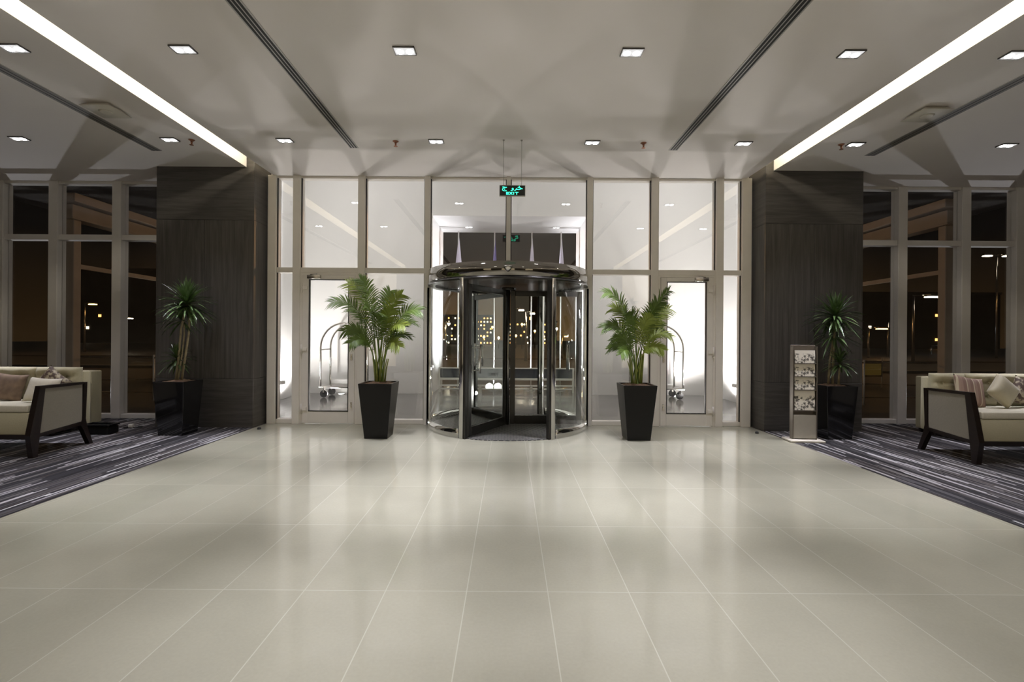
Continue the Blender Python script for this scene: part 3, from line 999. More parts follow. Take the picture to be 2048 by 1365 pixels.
def frond_mesh(p0, p1, p2, ll, rnd, start=0.34, n=30):
    b = MB()
    twist = rnd.choice((-1, 1)) * rnd.uniform(0.45, 1.15)     # areca fronds turn on their stalks
    P0, P1, P2 = Vector(p0), Vector(p1), Vector(p2)
    pts = [bez(P0, P1, P2, i / 14) for i in range(15)]
    b.tube([tuple(p) for p in pts], [0.0075 * (1 - 0.8 * i / 14) + 0.0012 for i in range(15)], 5)
    for i in range(n):
        t = start + (1 - start) * (i + 0.5) / n
        c = bez(P0, P1, P2, t)
        tan = (bez(P0, P1, P2, min(t + 0.02, 1.0)) - bez(P0, P1, P2, t - 0.02)).normalized()
        side = tan.cross(Vector((0, 0, 1)))
        if side.length < 0.15:
            side = Vector((1, 0, 0)) if abs(tan.x) < 0.8 else Vector((0, 1, 0))
        side.normalize()
        upn = side.cross(tan).normalized()
        side, upn = side * math.cos(twist) + upn * math.sin(twist), upn * math.cos(twist) - side * math.sin(twist)
        u = (t - start) / (1 - start)
        ln = ll * (0.60 + 0.8 * math.sin(PI * (0.12 + 0.72 * u))) * 0.78 * (1 - 0.30 * u)
        for s in (-1, 1):
            fwd = 0.55 + 0.55 * u + rnd.uniform(-0.12, 0.16)
            d = (side * s * 0.95 + tan * fwd + upn * rnd.uniform(0.05, 0.45)).normalized()
            rows = []
            wd = 0.0042 + 0.0016 * math.sin(PI * u)
            wv = tan - d * tan.dot(d)
            wv.normalize()
            L0 = ln * rnd.uniform(0.85, 1.1)
            for q in range(6):
                v = q / 5
                pos = c + d * (L0 * v) + Vector((0, 0, -1)) * (L0 * 0.30 * v ** 2.2)
                ww = wd * (0.45 + 1.1 * math.sin(PI * min(1.0, 0.12 + 0.8 * v))) * (1 - v ** 4) + 0.0006
                rows.append([tuple(pos - wv * ww), tuple(pos + upn * 0.003), tuple(pos + wv * ww)])
            b.strip(rows)
    return b

def palm(name, label, loc, tips, seed):
    rnd = random.Random(seed)
    r = thing(name, label, 'plant', loc)
    h = 0.755
    planter_parts(r, 0.455, 0.315, h, M['black_satin'])
    k = 0
    for (tx, ty, tz, lift, ll) in tips:
        a = rnd.uniform(0, 2 * PI)
        q = rnd.uniform(0.015, 0.075)
        p0 = (q * math.cos(a), q * math.sin(a), h - 0.01)
        p2 = (tx, ty, h + tz)
        p1 = (tx * 0.22 + rnd.uniform(-0.03, 0.03), ty * 0.22, h + tz * 0.72 + lift)
        m = M['palm_leaf_y'] if k % 3 == 1 else M['palm_leaf']
        frond_mesh(p0, p1, p2, ll, rnd, start=0.36 if tz > 0.55 else 0.45).build('frond', m, r, fix=False)
        k += 1
    for k in range(9):
        a = k * 0.7 + 0.2
        q0 = 0.03 + 0.045 * rnd.random()
        q1 = q0 + 0.035 + 0.05 * rnd.random()
        z1 = h + rnd.uniform(0.28, 0.5)
        pts = [(q0 * math.cos(a), q0 * math.sin(a), h - 0.02), ((q0 * .6 + q1 * .4) * math.cos(a), (q0 * .6 + q1 * .4) * math.sin(a), h + 0.18), (q1 * math.cos(a), q1 * math.sin(a), z1)]
        MB().tube(pts, [0.013, 0.010, 0.006], 8).build('stem', M['palm_stem'], r)
    return r

LP = [  # tip x, y, z above the pot, extra lift of the arch, leaflet length
    (-0.64, -0.10, 1.10, 0.46, 0.25), (-0.46, 0.05, 1.38, 0.34, 0.26), (-0.26, -0.05, 1.43, 0.26, 0.24),
    (0.12, 0.10, 1.28, 0.20, 0.24), (0.32, -0.06, 1.22, 0.26, 0.24), (0.56, 0.00, 1.00, 0.40, 0.26),
    (0.44, 0.24, 0.84, 0.34, 0.22), (0.40, -0.22, 0.78, 0.38, 0.22), (-0.44, -0.20, 0.70, 0.38, 0.20),
    (-0.36, 0.26, 0.90, 0.32, 0.20), (0.34, -0.26, 0.50, 0.38, 0.18), (-0.32, -0.28, 0.54, 0.38, 0.18),
    (0.06, -0.34, 0.95, 0.30, 0.22), (0.12, 0.34, 1.00, 0.26, 0.22), (-0.14, -0.20, 1.05, 0.24, 0.22),
    (0.40, 0.10, 0.64, 0.34, 0.18), (0.22, -0.14, 1.00, 0.22, 0.22),
]
RP = [
    (-0.46, -0.05, 1.26, 0.42, 0.26), (-0.32, 0.10, 1.06, 0.34, 0.24), (0.45, 0.02, 1.30, 0.12, 0.26),
    (0.30, -0.10, 1.14, 0.16, 0.25), (0.50, 0.14, 1.06, 0.26, 0.22), (-0.46, 0.02, 0.78, 0.42, 0.22),
    (-0.40, -0.22, 0.60, 0.40, 0.20), (0.42, -0.14, 0.66, 0.40, 0.20), (0.42, 0.18, 0.80, 0.36, 0.22),
    (-0.12, -0.18, 1.00, 0.20, 0.22), (0.14, -0.26, 0.92, 0.26, 0.22), (0.06, 0.24, 0.98, 0.24, 0.22),
    (-0.28, -0.26, 0.42, 0.34, 0.16), (0.30, -0.24, 0.48, 0.34, 0.16), (-0.34, 0.22, 0.48, 0.34, 0.16),
]
palm('potted_palm', 'feathery green palm in a black tapered pot, left of the revolving door', (-1.80, 6.74, 0), LP, 3)
palm('potted_palm', 'feathery green palm in a black tapered pot, right of the revolving door', (1.775, 6.74, 0), RP, 11)

def crown_mesh(c, n, ln, rnd, wd=0.0125):
    b = MB()
    c = Vector(c)
    for i in range(n):
        u = (i + 0.5) / n
        az = i * 2.39996 + rnd.uniform(-0.2, 0.2)
        el = math.radians(84 - 112 * u + rnd.uniform(-8, 8))
        base = c + Vector((0, 0, 0.10 * (0.5 - u)))
        d = Vector((math.cos(az) * math.cos(el), math.sin(az) * math.cos(el), math.sin(el)))
        l_ = ln * rnd.uniform(0.8, 1.12) * (0.86 + 0.2 * math.sin(PI * u))
        side = d.cross(Vector((0, 0, 1)))
        if side.length < 0.1:
            side = Vector((1, 0, 0))
        side.normalize()
        nrm = side.cross(d).normalized()
        droop = (0.12 + 0.34 * u) * rnd.uniform(0.4, 1.4)
        rows = []
        for q in range(8):
            v = q / 7
            p = base + d * (l_ * v) + Vector((0, 0, -1)) * (l_ * droop * v ** 2.4)
            w = wd * (0.5 + 0.75 * math.sin(PI * min(1, 0.1 + 0.75 * v))) * (1 - v ** 5) + 0.0006
            rows.append([tuple(p - side * w + nrm * 0.004), tuple(p), tuple(p + side * w + nrm * 0.004)])
        b.strip(rows)
    return b

def dracaena(label, loc, crowns, canes, seed):
    rnd = random.Random(seed)
    r = thing('potted_dracaena', label, 'plant', loc)
    planter_parts(r, 0.43, 0.335, 0.75, M['black_gloss'])
    for pts, rad in canes:
        MB().tube(pts, [rad * (1 - 0.25 * i / (len(pts) - 1)) for i in range(len(pts))], 10).build('cane', M['drac_cane'], r)
    for c, n, ln in crowns:
        crown_mesh(c, n, ln, rnd).build('leaf_crown', M['drac_leaf'], r, fix=False)
    return r
dracaena('spiky dracaena with tall pale canes in a glossy black pot before the left column', (-4.655, 6.84, 0),
         [((0.12, -0.02, 1.83), 130, 0.40), ((0.0, 0.04, 1.62), 44, 0.30), ((-0.06, 0.05, 1.05), 60, 0.24)],
         [([(-0.04, 0.0, 0.74), (0.0, 0.0, 1.1), (0.03, 0.0, 1.48), (0.12, -0.02, 1.82)], 0.017),
          ([(0.02, 0.03, 0.74), (0.08, 0.02, 1.1), (0.13, 0.02, 1.45), (0.15, 0.0, 1.80)], 0.017),
          ([(0.01, -0.03, 0.74), (0.03, 0.02, 1.1), (0.05, 0.04, 1.4), (0.04, 0.04, 1.62)], 0.013),
          ([(-0.06, 0.04, 0.74), (-0.06, 0.05, 1.04)], 0.012)], 5)
dracaena('spiky dracaena with two leaf tiers in a glossy black pot beside the brochure stand', (4.60, 6.89, 0),
         [((0.02, -0.02, 1.72), 130, 0.38), ((0.03, 0.02, 1.47), 60, 0.33), ((0.06, -0.06, 1.06), 60, 0.25)],
         [([(0.0, 0.0, 0.74), (0.01, 0.0, 1.2), (0.02, -0.02, 1.72)], 0.018),
          ([(-0.05, 0.02, 0.74), (-0.02, 0.03, 1.1), (0.03, 0.02, 1.46)], 0.016),
          ([(0.05, -0.05, 0.74), (0.06, -0.06, 1.06)], 0.015)], 9)

# ------------------------------------------------------------------ brochure stand
def brochure_stand():
    loc = (4.03, 6.62, 0.004)
    rz = math.radians(-5)
    r = thing('brochure_stand', 'slim bronze brochure stand with beige foot plate before the right column', 'stand', loc, rz)
    w = 0.160
    MB().box(-0.222, 0.222, -0.13, 0.15, 0.0, 0.028, 0.006, 2).build('base', M['stand_base'], r)
    MB().box(-w, w, 0.03, 0.055, 0.028, 1.31, 0.004, 1).build('back_panel', M['stand'], r)
    for s in (-1, 1):
        MB().box(s * (w - 0.012), s * w, -0.035, 0.03, 0.028, 1.29, 0.003, 1).build('side_rail', M['stand'], r)
    MB().box(-w + 0.013, w - 0.013, -0.03, 0.028, 0.040, 0.36, 0.003, 1).build('front_plate', M['stand_plate'], r)
    zs = [1.065, 0.885, 0.705, 0.425]
    for z in zs:
        MB().box(-w + 0.013, w - 0.013, -0.034, 0.028, z - 0.012, z, 0.0).build('pocket_ledge', M['stand'], r)
    labs = ['printed brochures in the topmost pocket of the brochure stand', 'printed brochures in the second pocket down of the brochure stand',
            'printed brochures in the third pocket down of the brochure stand', 'tall printed brochures in the bottom pocket of the brochure stand']
    hs = [0.175, 0.175, 0.175, 0.265]
    ca, sa = math.cos(rz), math.sin(rz)
    for z, hh, lab in zip(zs, hs, labs):
        x, y = 0.0, -0.004
        b = MB()
        for k in range(4):
            b.hexa([(-0.132 + 0.002 * k, -0.026 + 0.007 * k, 0.001), (0.132 - 0.002 * k, -0.026 + 0.007 * k, 0.001), (0.132 - 0.002 * k, -0.021 + 0.007 * k, 0.001), (-0.132 + 0.002 * k, -0.021 + 0.007 * k, 0.001),
                    (-0.132 + 0.002 * k, -0.012 + 0.007 * k, hh - 0.002 * k), (0.132 - 0.002 * k, -0.012 + 0.007 * k, hh - 0.002 * k), (0.132 - 0.002 * k, -0.007 + 0.007 * k, hh - 0.002 * k), (-0.132 + 0.002 * k, -0.007 + 0.007 * k, hh - 0.002 * k)])
        o = b.build('brochure_pile', M['print'], None, loc=(loc[0] + x * ca - y * sa, loc[1] + x * sa + y * ca, z + 0.004), rot=(0, 0, rz))
        tag(o, lab, 'brochures', 'brochures in the stand')
brochure_stand()

# ------------------------------------------------------------------ lounge seating
def cushion_mesh(w, h, t, buttons, seg=20):
    """upright back cushion, front towards -y, centre at origin bottom; buttons: (x, z) dimples"""
    b = MB()
    front, back = [], []
    for i in range(seg + 1):
        fr, bk = [], []
        for j in range(seg + 1):
            u, v = -1 + 2 * i / seg, -1 + 2 * j / seg
            x, z = u * w / 2, (v + 1) * h / 2
            round_ = (1 - abs(u) ** 8) * (1 - abs(v) ** 8)
            y = -t * 0.5 * (0.35 + 0.65 * round_ ** 0.5)
            for bx, bz in buttons:
                d2 = ((x - bx) / 0.055) ** 2 + ((z - bz) / 0.045) ** 2
                y += 0.045 * math.exp(-d2)
                y += 0.016 * math.exp(-((z - bz) / 0.018) ** 2) * math.exp(-((x - bx) / 0.22) ** 2)
            fr.append((x, y, z))
            bk.append((x, t * 0.5 * (0.5 + 0.5 * round_ ** 0.5), z))
        front.append(fr)
        back.append(bk)
    b.strip(front)
    b.strip(back)
    n = seg
    for k in range(n):
        for (A, B) in (((k, 0), (k + 1, 0)), ((k, n), (k + 1, n)), ((0, k), (0, k + 1)), ((n, k), (n, k + 1))):
            vs = [front[A[0]][A[1]], front[B[0]][B[1]], back[B[0]][B[1]], back[A[0]][A[1]]]
            b._new(vs, [(0, 1, 2, 3)], True)
    bmesh.ops.remove_doubles(b.bm, verts=list(b.bm.verts), dist=1e-5)
    return b

def pillow_mesh(w, h, t, seg=16):
    b = MB()
    f, k = [], []
    for i in range(seg + 1):
        a, c = [], []
        for j in range(seg + 1):
            u, v = -1 + 2 * i / seg, -1 + 2 * j / seg
            pin = 1 - 0.10 * (1 - abs(u) ** 2) * abs(v) ** 3 
            pin2 = 1 - 0.10 * (1 - abs(v) ** 2) * abs(u) ** 3
            x, z = u * w / 2 * pin2, v * h / 2 * pin
            th = t / 2 * ((1 - u ** 4) * (1 - v ** 4)) ** 0.6
            a.append((x, -th, z))
            c.append((x, th, z))
        f.append(a)
        k.append(c)
    b.strip(f)
    b.strip(k)
    bmesh.ops.remove_doubles(b.bm, verts=list(b.bm.verts), dist=1e-5)
    return b

def settee(sx, label):
    X0 = 5.23 if sx > 0 else 5.31          # outer face of the framed side panel
    Wd = 1.62
    ox, oy = sx * (X0 + Wd / 2), 5.80
    r = thing('settee', label, 'sofa', (ox, oy, 0.004))
    def bx(b, x0, x1, y0, y1, z0, z1, bev=0.0, seg=2):
        return b.box(sx * x0 - ox, sx * x1 - ox, y0 - oy, y1 - oy, z0, z1, bev, seg)
    bx(MB(), X0 + 0.07, X0 + Wd - 0.07, 5.43, 6.03, 0.255, 0.505, 0.012, 2).build('seat_base', M['fabric'], r)
    bx(MB(), X0 + 0.075, X0 + Wd - 0.075, 5.425, 5.99, 0.508, 0.588, 0.014, 3).build('seat_cushion', M['fabric_lit'], r)
    bx(MB(), X0 + 0.05, X0 + Wd - 0.05, 5.42, 5.50, 0.205, 0.26, 0.005, 1).build('front_rail', M['darkwood'], r)
    bx(MB(), X0 + 0.05, X0 + Wd - 0.05, 6.00, 6.06, 0.205, 0.26, 0.005, 1).build('rear_rail', M['darkwood'], r)
    # the back
    bx(MB(), X0 + 0.02, X0 + Wd - 0.02, 6.07, 6.19, 0.26, 0.93, 0.02, 2).build('backrest', M['fabric'], r)
    n = 3 if sx < 0 else 4
    cw = (Wd - 0.04) / n
    for k in range(n):
        cx = X0 + 0.02 + cw * (k + 0.5)
        hgt = 0.40
        but = [(-cw * 0.22, hgt * 0.72), (cw * 0.22, hgt * 0.72), (-cw * 0.22, hgt * 0.30), (cw * 0.22, hgt * 0.30)]
        c = cushion_mesh(cw - 0.008, hgt, 0.15, but).build('back_cushion', M['fabric'], r, loc=(sx * cx - ox, 6.035 - oy, 0.578))
        for bxx, bz in but:
            MB().lathe([(0.004, 0), (0.011, 0.004), (0.006, 0.010)], seg=10).build('button', M['fabric'], c, loc=(bxx, -0.042, bz), rot=(PI / 2, 0, 0))
    # framed side panels
    for e in (0, 1):
        xa = X0 if e == 0 else X0 + Wd - 0.06
        xb = xa + 0.06
        def poly(pts, name, mat, xa=xa, xb=xb):
            MB().prism([(p[0] - oy, p[1]) for p in pts], 'x', sx * xa - ox, sx * xb - ox).build(name, mat, r)
        poly([(5.50, 0.80), (5.565, 0.80), (5.500, 0.255), (5.475, 0.0), (5.420, 0.0), (5.385, 0.255)], 'front_leg', M['darkwood'])
        poly([(6.070, 0.79), (6.115, 0.79), (6.095, 0.33), (6.12, 0.22), (6.205, 0.0), (6.155, 0.0), (6.06, 0.20), (6.02, 0.262), (6.05, 0.32)], 'rear_leg', M['darkwood'])
        poly([(5.56, 0.765), (5.56, 0.80), (6.06, 0.795), (6.06, 0.765)], 'arm_rail', M['darkwood'])
        poly([(5.495, 0.222), (5.50, 0.262), (6.05, 0.305), (6.035, 0.258)], 'side_rail', M['darkwood'])
        poly([(5.558, 0.766), (6.056, 0.766), (6.052, 0.303), (5.498, 0.262)], 'side_panel', M['panel_fabric'], xa + 0.012, xb - 0.012)
        xi0, xi1 = (xa + 0.06, xa + 0.13) if e == 0 else (xa - 0.07, xa)
        bx(MB(), xi0, xi1, 5.56, 6.02, 0.565, 0.775, 0.025, 3).build('arm_pad', M['fabric_lit'], r)
    return r
settee(-1, 'cream buttoned settee with dark wood side frame in the left lounge')
settee(1, 'cream buttoned settee with dark wood side frame in the right lounge')

def pillow(label, loc, w, h, t, mat, rot):
    o = pillow_mesh(w, h, t).build('throw_pillow', mat, None, loc=loc, rot=rot)
    return tag(o, label, 'pillow')
R_ = math.radians
pillow('plain ivory pillow lying against the arm of the left settee', (-5.50, 5.72, 0.735), 0.34, 0.30, 0.11, M['pillow_w'], (R_(-20), R_(4), R_(8)))
pillow('brown and cream floral pillow behind the ivory one on the left settee', (-5.56, 5.90, 0.79), 0.33, 0.33, 0.11, M['pillow_f'], (R_(-8), R_(38), R_(0)))
pillow('brown pillow at the left picture edge on the left settee', (-6.00, 5.82, 0.75), 0.34, 0.34, 0.12, M['pillow_b'], (R_(-14), R_(6), R_(10)))
pillow('dusky pink striped pillow on the right settee', (5.57, 5.86, 0.775), 0.40, 0.38, 0.11, M['pillow_s'], (R_(-16), R_(10), R_(6)))
pillow('pale gold pillow standing on its corner on the right settee', (5.885, 5.77, 0.795), 0.315, 0.315, 0.13, M['pillow_g'], (R_(-16), R_(42), R_(-6)))
pillow('dark patterned pillow at the right picture edge on the right settee', (6.24, 5.84, 0.755), 0.36, 0.34, 0.12, M['pillow_f'], (R_(-14), R_(25), R_(-4)))

def armchair(sx, label):
    X0 = 6.20
    ox, oy = sx * 6.7, 7.0
    r = thing('armchair', label, 'armchair', (ox, oy, 0.004))
    def bx(x0, x1, y0, y1, z0, z1, bev=0.02):
        return MB().box(sx * x0 - ox, sx * x1 - ox, y0 - oy, y1 - oy, z0, z1, bev, 3)
    bx(X0, X0 + 0.15, 6.58, 7.22, 0.06, 0.675).build('arm', M['fabric'], r)
    bx(X0 + 0.85, X0 + 1.00, 6.58, 7.22, 0.06, 0.675).build('arm', M['fabric'], r)
    bx(X0 + 0.152, X0 + 0.848, 6.60, 7.18, 0.06, 0.43).build('seat', M['fabric'], r)
    bx(X0, X0 + 1.00, 7.20, 7.40, 0.06, 0.845).build('backrest', M['fabric'], r)
    bx(X0 + 0.17, X0 + 0.83, 7.06, 7.20, 0.43, 0.88).build('back_cushion', M['fabric'], r)
    for x in (X0 + 0.03, X0 + 0.92):
        for y in (6.62, 7.32):
            bx(x, x + 0.05, y, y + 0.05, 0.0, 0.065, 0.003).build('foot', M['darkwood'], r)
armchair(-1, 'cream upholstered armchair by the window behind the left settee')
armchair(1, 'cream upholstered armchair by the window behind the right settee')

# odds and ends on the floor
r = thing('floor_case', 'low black case on the carpet behind the left settee', 'case', (-5.72, 6.80, 0.004))
MB().box(-0.19, 0.19, -0.10, 0.10, 0.0, 0.115, 0.025, 3).build('body', M['black_satin'], r)
b = MB()
for (x0, x1, y0, y1) in ((-0.195, 0.195, -0.105, -0.085), (-0.195, 0.195, 0.085, 0.105), (-0.195, -0.175, -0.085, 0.085), (0.175, 0.195, -0.085, 0.085)):
    b.box(x0, x1, y0, y1, 0.112, 0.140, 0.005, 1)
b.build('rim', M['black_gloss'], r)
r = thing('cable_plug', 'tangle of white plug and black cable on the carpet by the left planter', 'cable', (-5.62, 7.22, 0.004))
MB().tube([(-0.14, 0.02, 0.010), (-0.06, -0.05, 0.012), (0.0, 0.03, 0.014), (0.07, -0.03, 0.012), (0.13, 0.05, 0.010), (0.05, 0.08, 0.010)], 0.008, 8).build('cable', M['rubber'], r)
MB().box(-0.01, 0.055, -0.045, 0.0, 0.010, 0.060, 0.008, 2).build('plug', M['plastic_w'], r)
for x, y, lab in ((-3.70, 7.20, 'small black door stop on the floor at the left column'), (3.66, 7.14, 'small black door stop on the floor at the right column')):
    tag(MB().lathe([(0.026, 0.0), (0.026, 0.016), (0.020, 0.028), (0.006, 0.032)], seg=16).build('door_stop', M['rubber'], None, loc=(x, y, 0)), lab, 'door stop')

# ------------------------------------------------------------------ vestibule things
def luggage_cart(label, loc):
    r = thing('luggage_cart', label, 'luggage cart', loc)
    hw, hd = 0.53, 0.30
    z0 = 0.22
    MB().box(-hw - 0.04, hw + 0.04, -hd - 0.03, hd + 0.03, z0, z0 + 0.045, 0.02, 3).build('platform', M['steel'], r)
    rad = 0.50
    for y in (-hd, hd):
        pts = [(-hw, y, z0 + 0.04), (-hw, y, 1.14)]
        for k in range(1, 16):
            a = PI - PI * k / 16
            pts.append((hw * math.cos(a), y, 1.14 + 0.54 * math.sin(a)))
        pts += [(hw, y, 1.14), (hw, y, z0 + 0.04)]
        MB().tube(pts, 0.021, 10).build('hoop', M['steel'], r)
    for x in (-hw, hw):
        MB().tube([(x, -hd, 1.08), (x, hd, 1.08)], 0.013, 8).build('crossbar', M['steel'], r)
    MB().tube([(0, -hd, 1.68), (0, hd, 1.68)], 0.018, 8).build('hanging_bar', M['steel'], r)
    for x in (-hw + 0.06, hw - 0.06):
        for y in (-hd + 0.05, hd - 0.05):
            c = MB()
            c.box(x - 0.02, x + 0.02, y - 0.035, y + 0.035, 0.11, z0, 0.004, 1)
            ca = c.build('caster', M['steel'], r)
            MB().tube([(x, y - 0.02, 0.085), (x, y + 0.02, 0.085)], 0.083, 18).build('wheel', M['rubber'], ca)
luggage_cart('steel hooped luggage cart seen through the left hinged door', (-3.70, 11.20, 0))
luggage_cart('steel hooped luggage cart seen through the right hinged door', (3.42, 11.28, 0))

UPL = [(-4.62, 11.05, 'round floor uplight in the vestibule corner on the left'), (-4.0, 11.60, 'round floor uplight under the far wall behind the left cart'),
       (4.62, 11.05, 'round floor uplight in the vestibule corner on the right'), (4.0, 11.60, 'round floor uplight under the far wall behind the right cart')]
for x, y, lab in UPL:
    r = thing('floor_uplight', lab, 'floor light', (x, y, -0.002), group='vestibule floor uplights')
    MB().lathe([(0.085, 0.0), (0.085, 0.008)], seg=24).build('bezel', M['steel'], r)
    MB().lathe([(0.066, 0.008), (0.066, 0.011)], seg=24).build('lens', M['uplight'], r)
    spot('uplight_beam', (x, y - 0.55, 0.05), 340, (1, 0.97, 0.945), math.radians(165), 1.0, 0.10, target=(x * 0.95, y - 0.75, 2.5))
for x, y, lab in ((-4.945, 10.6, 'pale socket plate low on the vestibule side wall, left'), (4.945, 10.6, 'pale socket plate low on the vestibule side wall, right')):
    s = -1 if x > 0 else 1
    tag(MB().box(0, s * 0.012, -0.12, 0.12, -0.035, 0.035, 0.003, 1).build('wall_socket', M['steel'], None, loc=(x, y, 0.36)), lab, 'socket')

# low railing out in the portal
r = thing('low_railing', 'low dark railing with bright metal rails across the outer opening', 'railing', (-0.06, 12.12, -0.002))
MB().box(-1.66, 1.66, 0.0, 0.02, 0.37, 0.60).build('panel', M['dark_panel'], r)
MB().box(-1.67, 1.67, -0.02, 0.04, 0.60, 0.625, 0.004, 1).build('top_rail', M['pole'], r)
MB().box(-1.67, 1.67, -0.03, 0.05, 0.315, 0.365, 0.006, 1).build('middle_rail', M['pole'], r)
for z in (0.16, 0.08):
    MB().box(-1.67, 1.67, -0.04, 0.04, z, z + 0.035, 0.006, 1).build('lower_rail', M['pole'], r)
for x in (-1.67, 1.67):
    MB().box(x - 0.02, x + 0.02, -0.03, 0.05, 0.0, 0.625, 0.004, 1).build('end_post', M['pole'], r)
for x in (-0.65, 0.62):
    MB().hexa([(x - 0.05, -0.10, 0), (x + 0.05, -0.10, 0), (x + 0.05, -0.05, 0), (x - 0.05, -0.05, 0), (x - 0.03, -0.05, 0.19), (x + 0.03, -0.05, 0.19), (x + 0.03, -0.0, 0.19), (x - 0.03, -0.0, 0.19)]).build('bracket', M['steel'], r)

def flag(label, x, y, mat, wmax, seed):
    rnd = random.Random(seed)
    r = thing('flagpole', label, 'flag', (x, y, -0.002), group='flagpoles in the outer opening')
    b = MB().tube([(0, 0, 0), (0, 0, 4.2)], 0.016, 8)
    b.build('pole', M['pole'], r)
    MB().lathe([(0.15, 0.0), (0.15, 0.03), (0.03, 0.06)], seg=20).build('foot', M['steel'], r)
    rows = []
    nz = 18
    for i in range(nz + 1):
        u = i / nz
        z = 4.02 - 1.45 * u
        row = []
        wr = 0.012 + wmax * min(1.0, u * 1.5) * (1 - 0.25 * max(0, u - 0.7) / 0.3)
        for k in range(25):
            a = 2 * PI * k / 24
            rr = wr * (0.72 + 0.28 * math.cos(5 * a + 2.2 * u + seed)) 
            row.append((rr * math.cos(a) + 0.01, rr * 0.6 * math.sin(a), z))
        rows.append(row)
    b = MB().strip(rows)
    b.build('furled_flag', mat, r)
flag('furled pale lilac flag on a pole, first from the left in the outer opening', -1.36, 12.9, M['flag'], 0.10, 1)
flag('furled deep violet flag on a pole, second from the left in the outer opening', -0.40, 12.9, M['flag_blue'], 0.06, 2)
flag('furled pale lilac flag on a pole, third from the left in the outer opening', 0.59, 12.9, M['flag'], 0.085, 3)
flag('furled pale lilac flag on a pole, rightmost in the outer opening', 1.37, 12.9, M['flag'], 0.08, 4)

# ------------------------------------------------------------------ the night outside
def street_lamp(label, x, y, z, mat, heads=1, w=0.45):
    r = thing('street_lamp', label, 'street lamp', (x, y, -0.1))
    MB().tube([(0, 0, 0), (0, 0, z + 0.15)], [0.09, 0.05], 8).build('pole', M['steel'], r)
    for k in range(heads):
        s = 1 if k == 0 else -1
        MB().tube([(0, 0, z + 0.12), (s * w * 1.3, 0, z + 0.2)], 0.03, 6).build('arm', M['steel'], r)
        MB().box(s * w * 0.9, s * w * 2.1, -0.14, 0.14, z + 0.06, z + 0.17, 0.03, 1).build('lamp_head', M['steel'], r)
        MB().box(s * w * 0.95, s * w * 2.05, -0.17, 0.12, z + 0.0, z + 0.059).build('lens', mat, r)
# wx = (u-1018)*y/970 ; z = 1.4-(v-674)*y/970
street_lamp('orange street lamp beyond the left lounge windows', -35.0, 40, 3.9, M['street_orange'])
street_lamp('white double-headed street lamp seen next to the left column', -31.7, 40, 2.75, M['street_white'], 2, 0.3)
street_lamp('high white double-headed street lamp beyond the right lounge windows', 40.2, 40, 8.4, M['street_white'], 2, 0.55)
street_lamp('broad bright street lamp beyond the second right lounge window', 25.0, 30, 4.1, M['street_white'], 1, 0.8)
street_lamp('orange street lamp right beside the right dracaena', 28.9, 39, 2.3, M['street_orange'], 1, 0.7)
street_lamp('small white street lamp beyond the first right lounge window', 32.8, 42, 3.0, M['street_white'])
street_lamp('distant cool white street lamp low beyond the right settee', 43.5, 50, 0.75, M['street_cool'], 1, 1.0)
street_lamp('distant cool white street lamp beyond the third right lounge window', 37.5, 42, 0.95, M['street_cool'], 1, 0.5)
street_lamp('stand-in street lamp for a slanting light streak in the revolving door, above the road', 1.05, 30, 2.9, M['street_white'], 1, 0.26)  # this and the next stand in for two light streaks in the door
street_lamp('stand-in street lamp for a slanting light streak in the revolving door, lower one', 0.30, 30, 3.1, M['street_white'], 1, 0.3)
street_lamp('small white street lamp at the left edge of the revolving door view', -4.2, 32, 2.3, M['street_white'], 1, 0.15)
street_lamp('small orange street lamp at the right edge of the revolving door view', 3.7, 34, 1.5, M['street_orange'], 1, 0.2)

def city_block(label, x, y, w, d, h, cols, rows, mats, lit, seed):
    rnd = random.Random(seed)
    r = thing('street_building', label, 'building', (x, y, -0.1))
    MB().box(-w / 2, w / 2, 0, d, 0, h).build('walls', M['building'], r)
    MB().box(-w / 2 - 0.15, w / 2 + 0.15, -0.15, d + 0.15, h, h + 0.35).build('parapet', M['building'], r)
    cw, ch = w / cols, h / rows
    for i in range(cols):
        for j in range(rows):
            if rnd.random() < lit:
                cx = -w / 2 + cw * (i + 0.5)
                cz = ch * (j + 0.5)
                MB().box(cx - cw * 0.22, cx + cw * 0.22, -0.06, 0.02, cz - ch * 0.2, cz + ch * 0.22).build('lit_window', rnd.choice(mats), r)
    return r
for k, (x, y, z) in enumerate([(-5.6, 62, 2.0), (-3.1, 60, 1.3), (-2.2, 64, 2.6), (-1.3, 61, 1.2), (0.9, 63, 1.5), (1.6, 60, 2.9), (2.4, 66, 1.3), (3.3, 62, 2.1), (4.6, 64, 1.4), (6.0, 61, 2.4)]):
    r = thing('street_lantern', 'tiny amber lantern of the row across the road, seen through the revolving door', 'street lamp', (x, y, -0.1), group='amber lanterns across the road')
    MB().tube([(0, 0, 0), (0, 0, z)], 0.04, 6).build('pole', M['steel'], r)
    MB().lathe([(0.05, 0.0), (0.13, 0.10), (0.13, 0.20), (0.04, 0.30)], (0, 0, z), 10).build('lamp', M['street_orange'] if k % 3 else M['street_white'], r)
W2 = [M['win_orange'], M['win_orange'], M['win_white']]
city_block('far night building with many orange windows left of the revolving shaft', -7.6, 90, 9, 8, 5.2, 15, 8, W2, 0.40, 3)
city_block('low far building with orange windows right of the revolving shaft', 4.5, 92, 9, 8, 4.2, 14, 6, W2, 0.28, 8)
city_block('tall dark far building behind the right half of the revolving door', 5.5, 110, 10, 8, 13, 8, 8, W2, 0.05, 5)
city_block('dark far building beyond the left lounge windows', -62, 80, 26, 10, 12, 26, 12, W2, 0.03, 12)
city_block('dark far building beyond the right lounge windows', 66, 80, 30, 10, 9, 30, 9, W2, 0.03, 14)

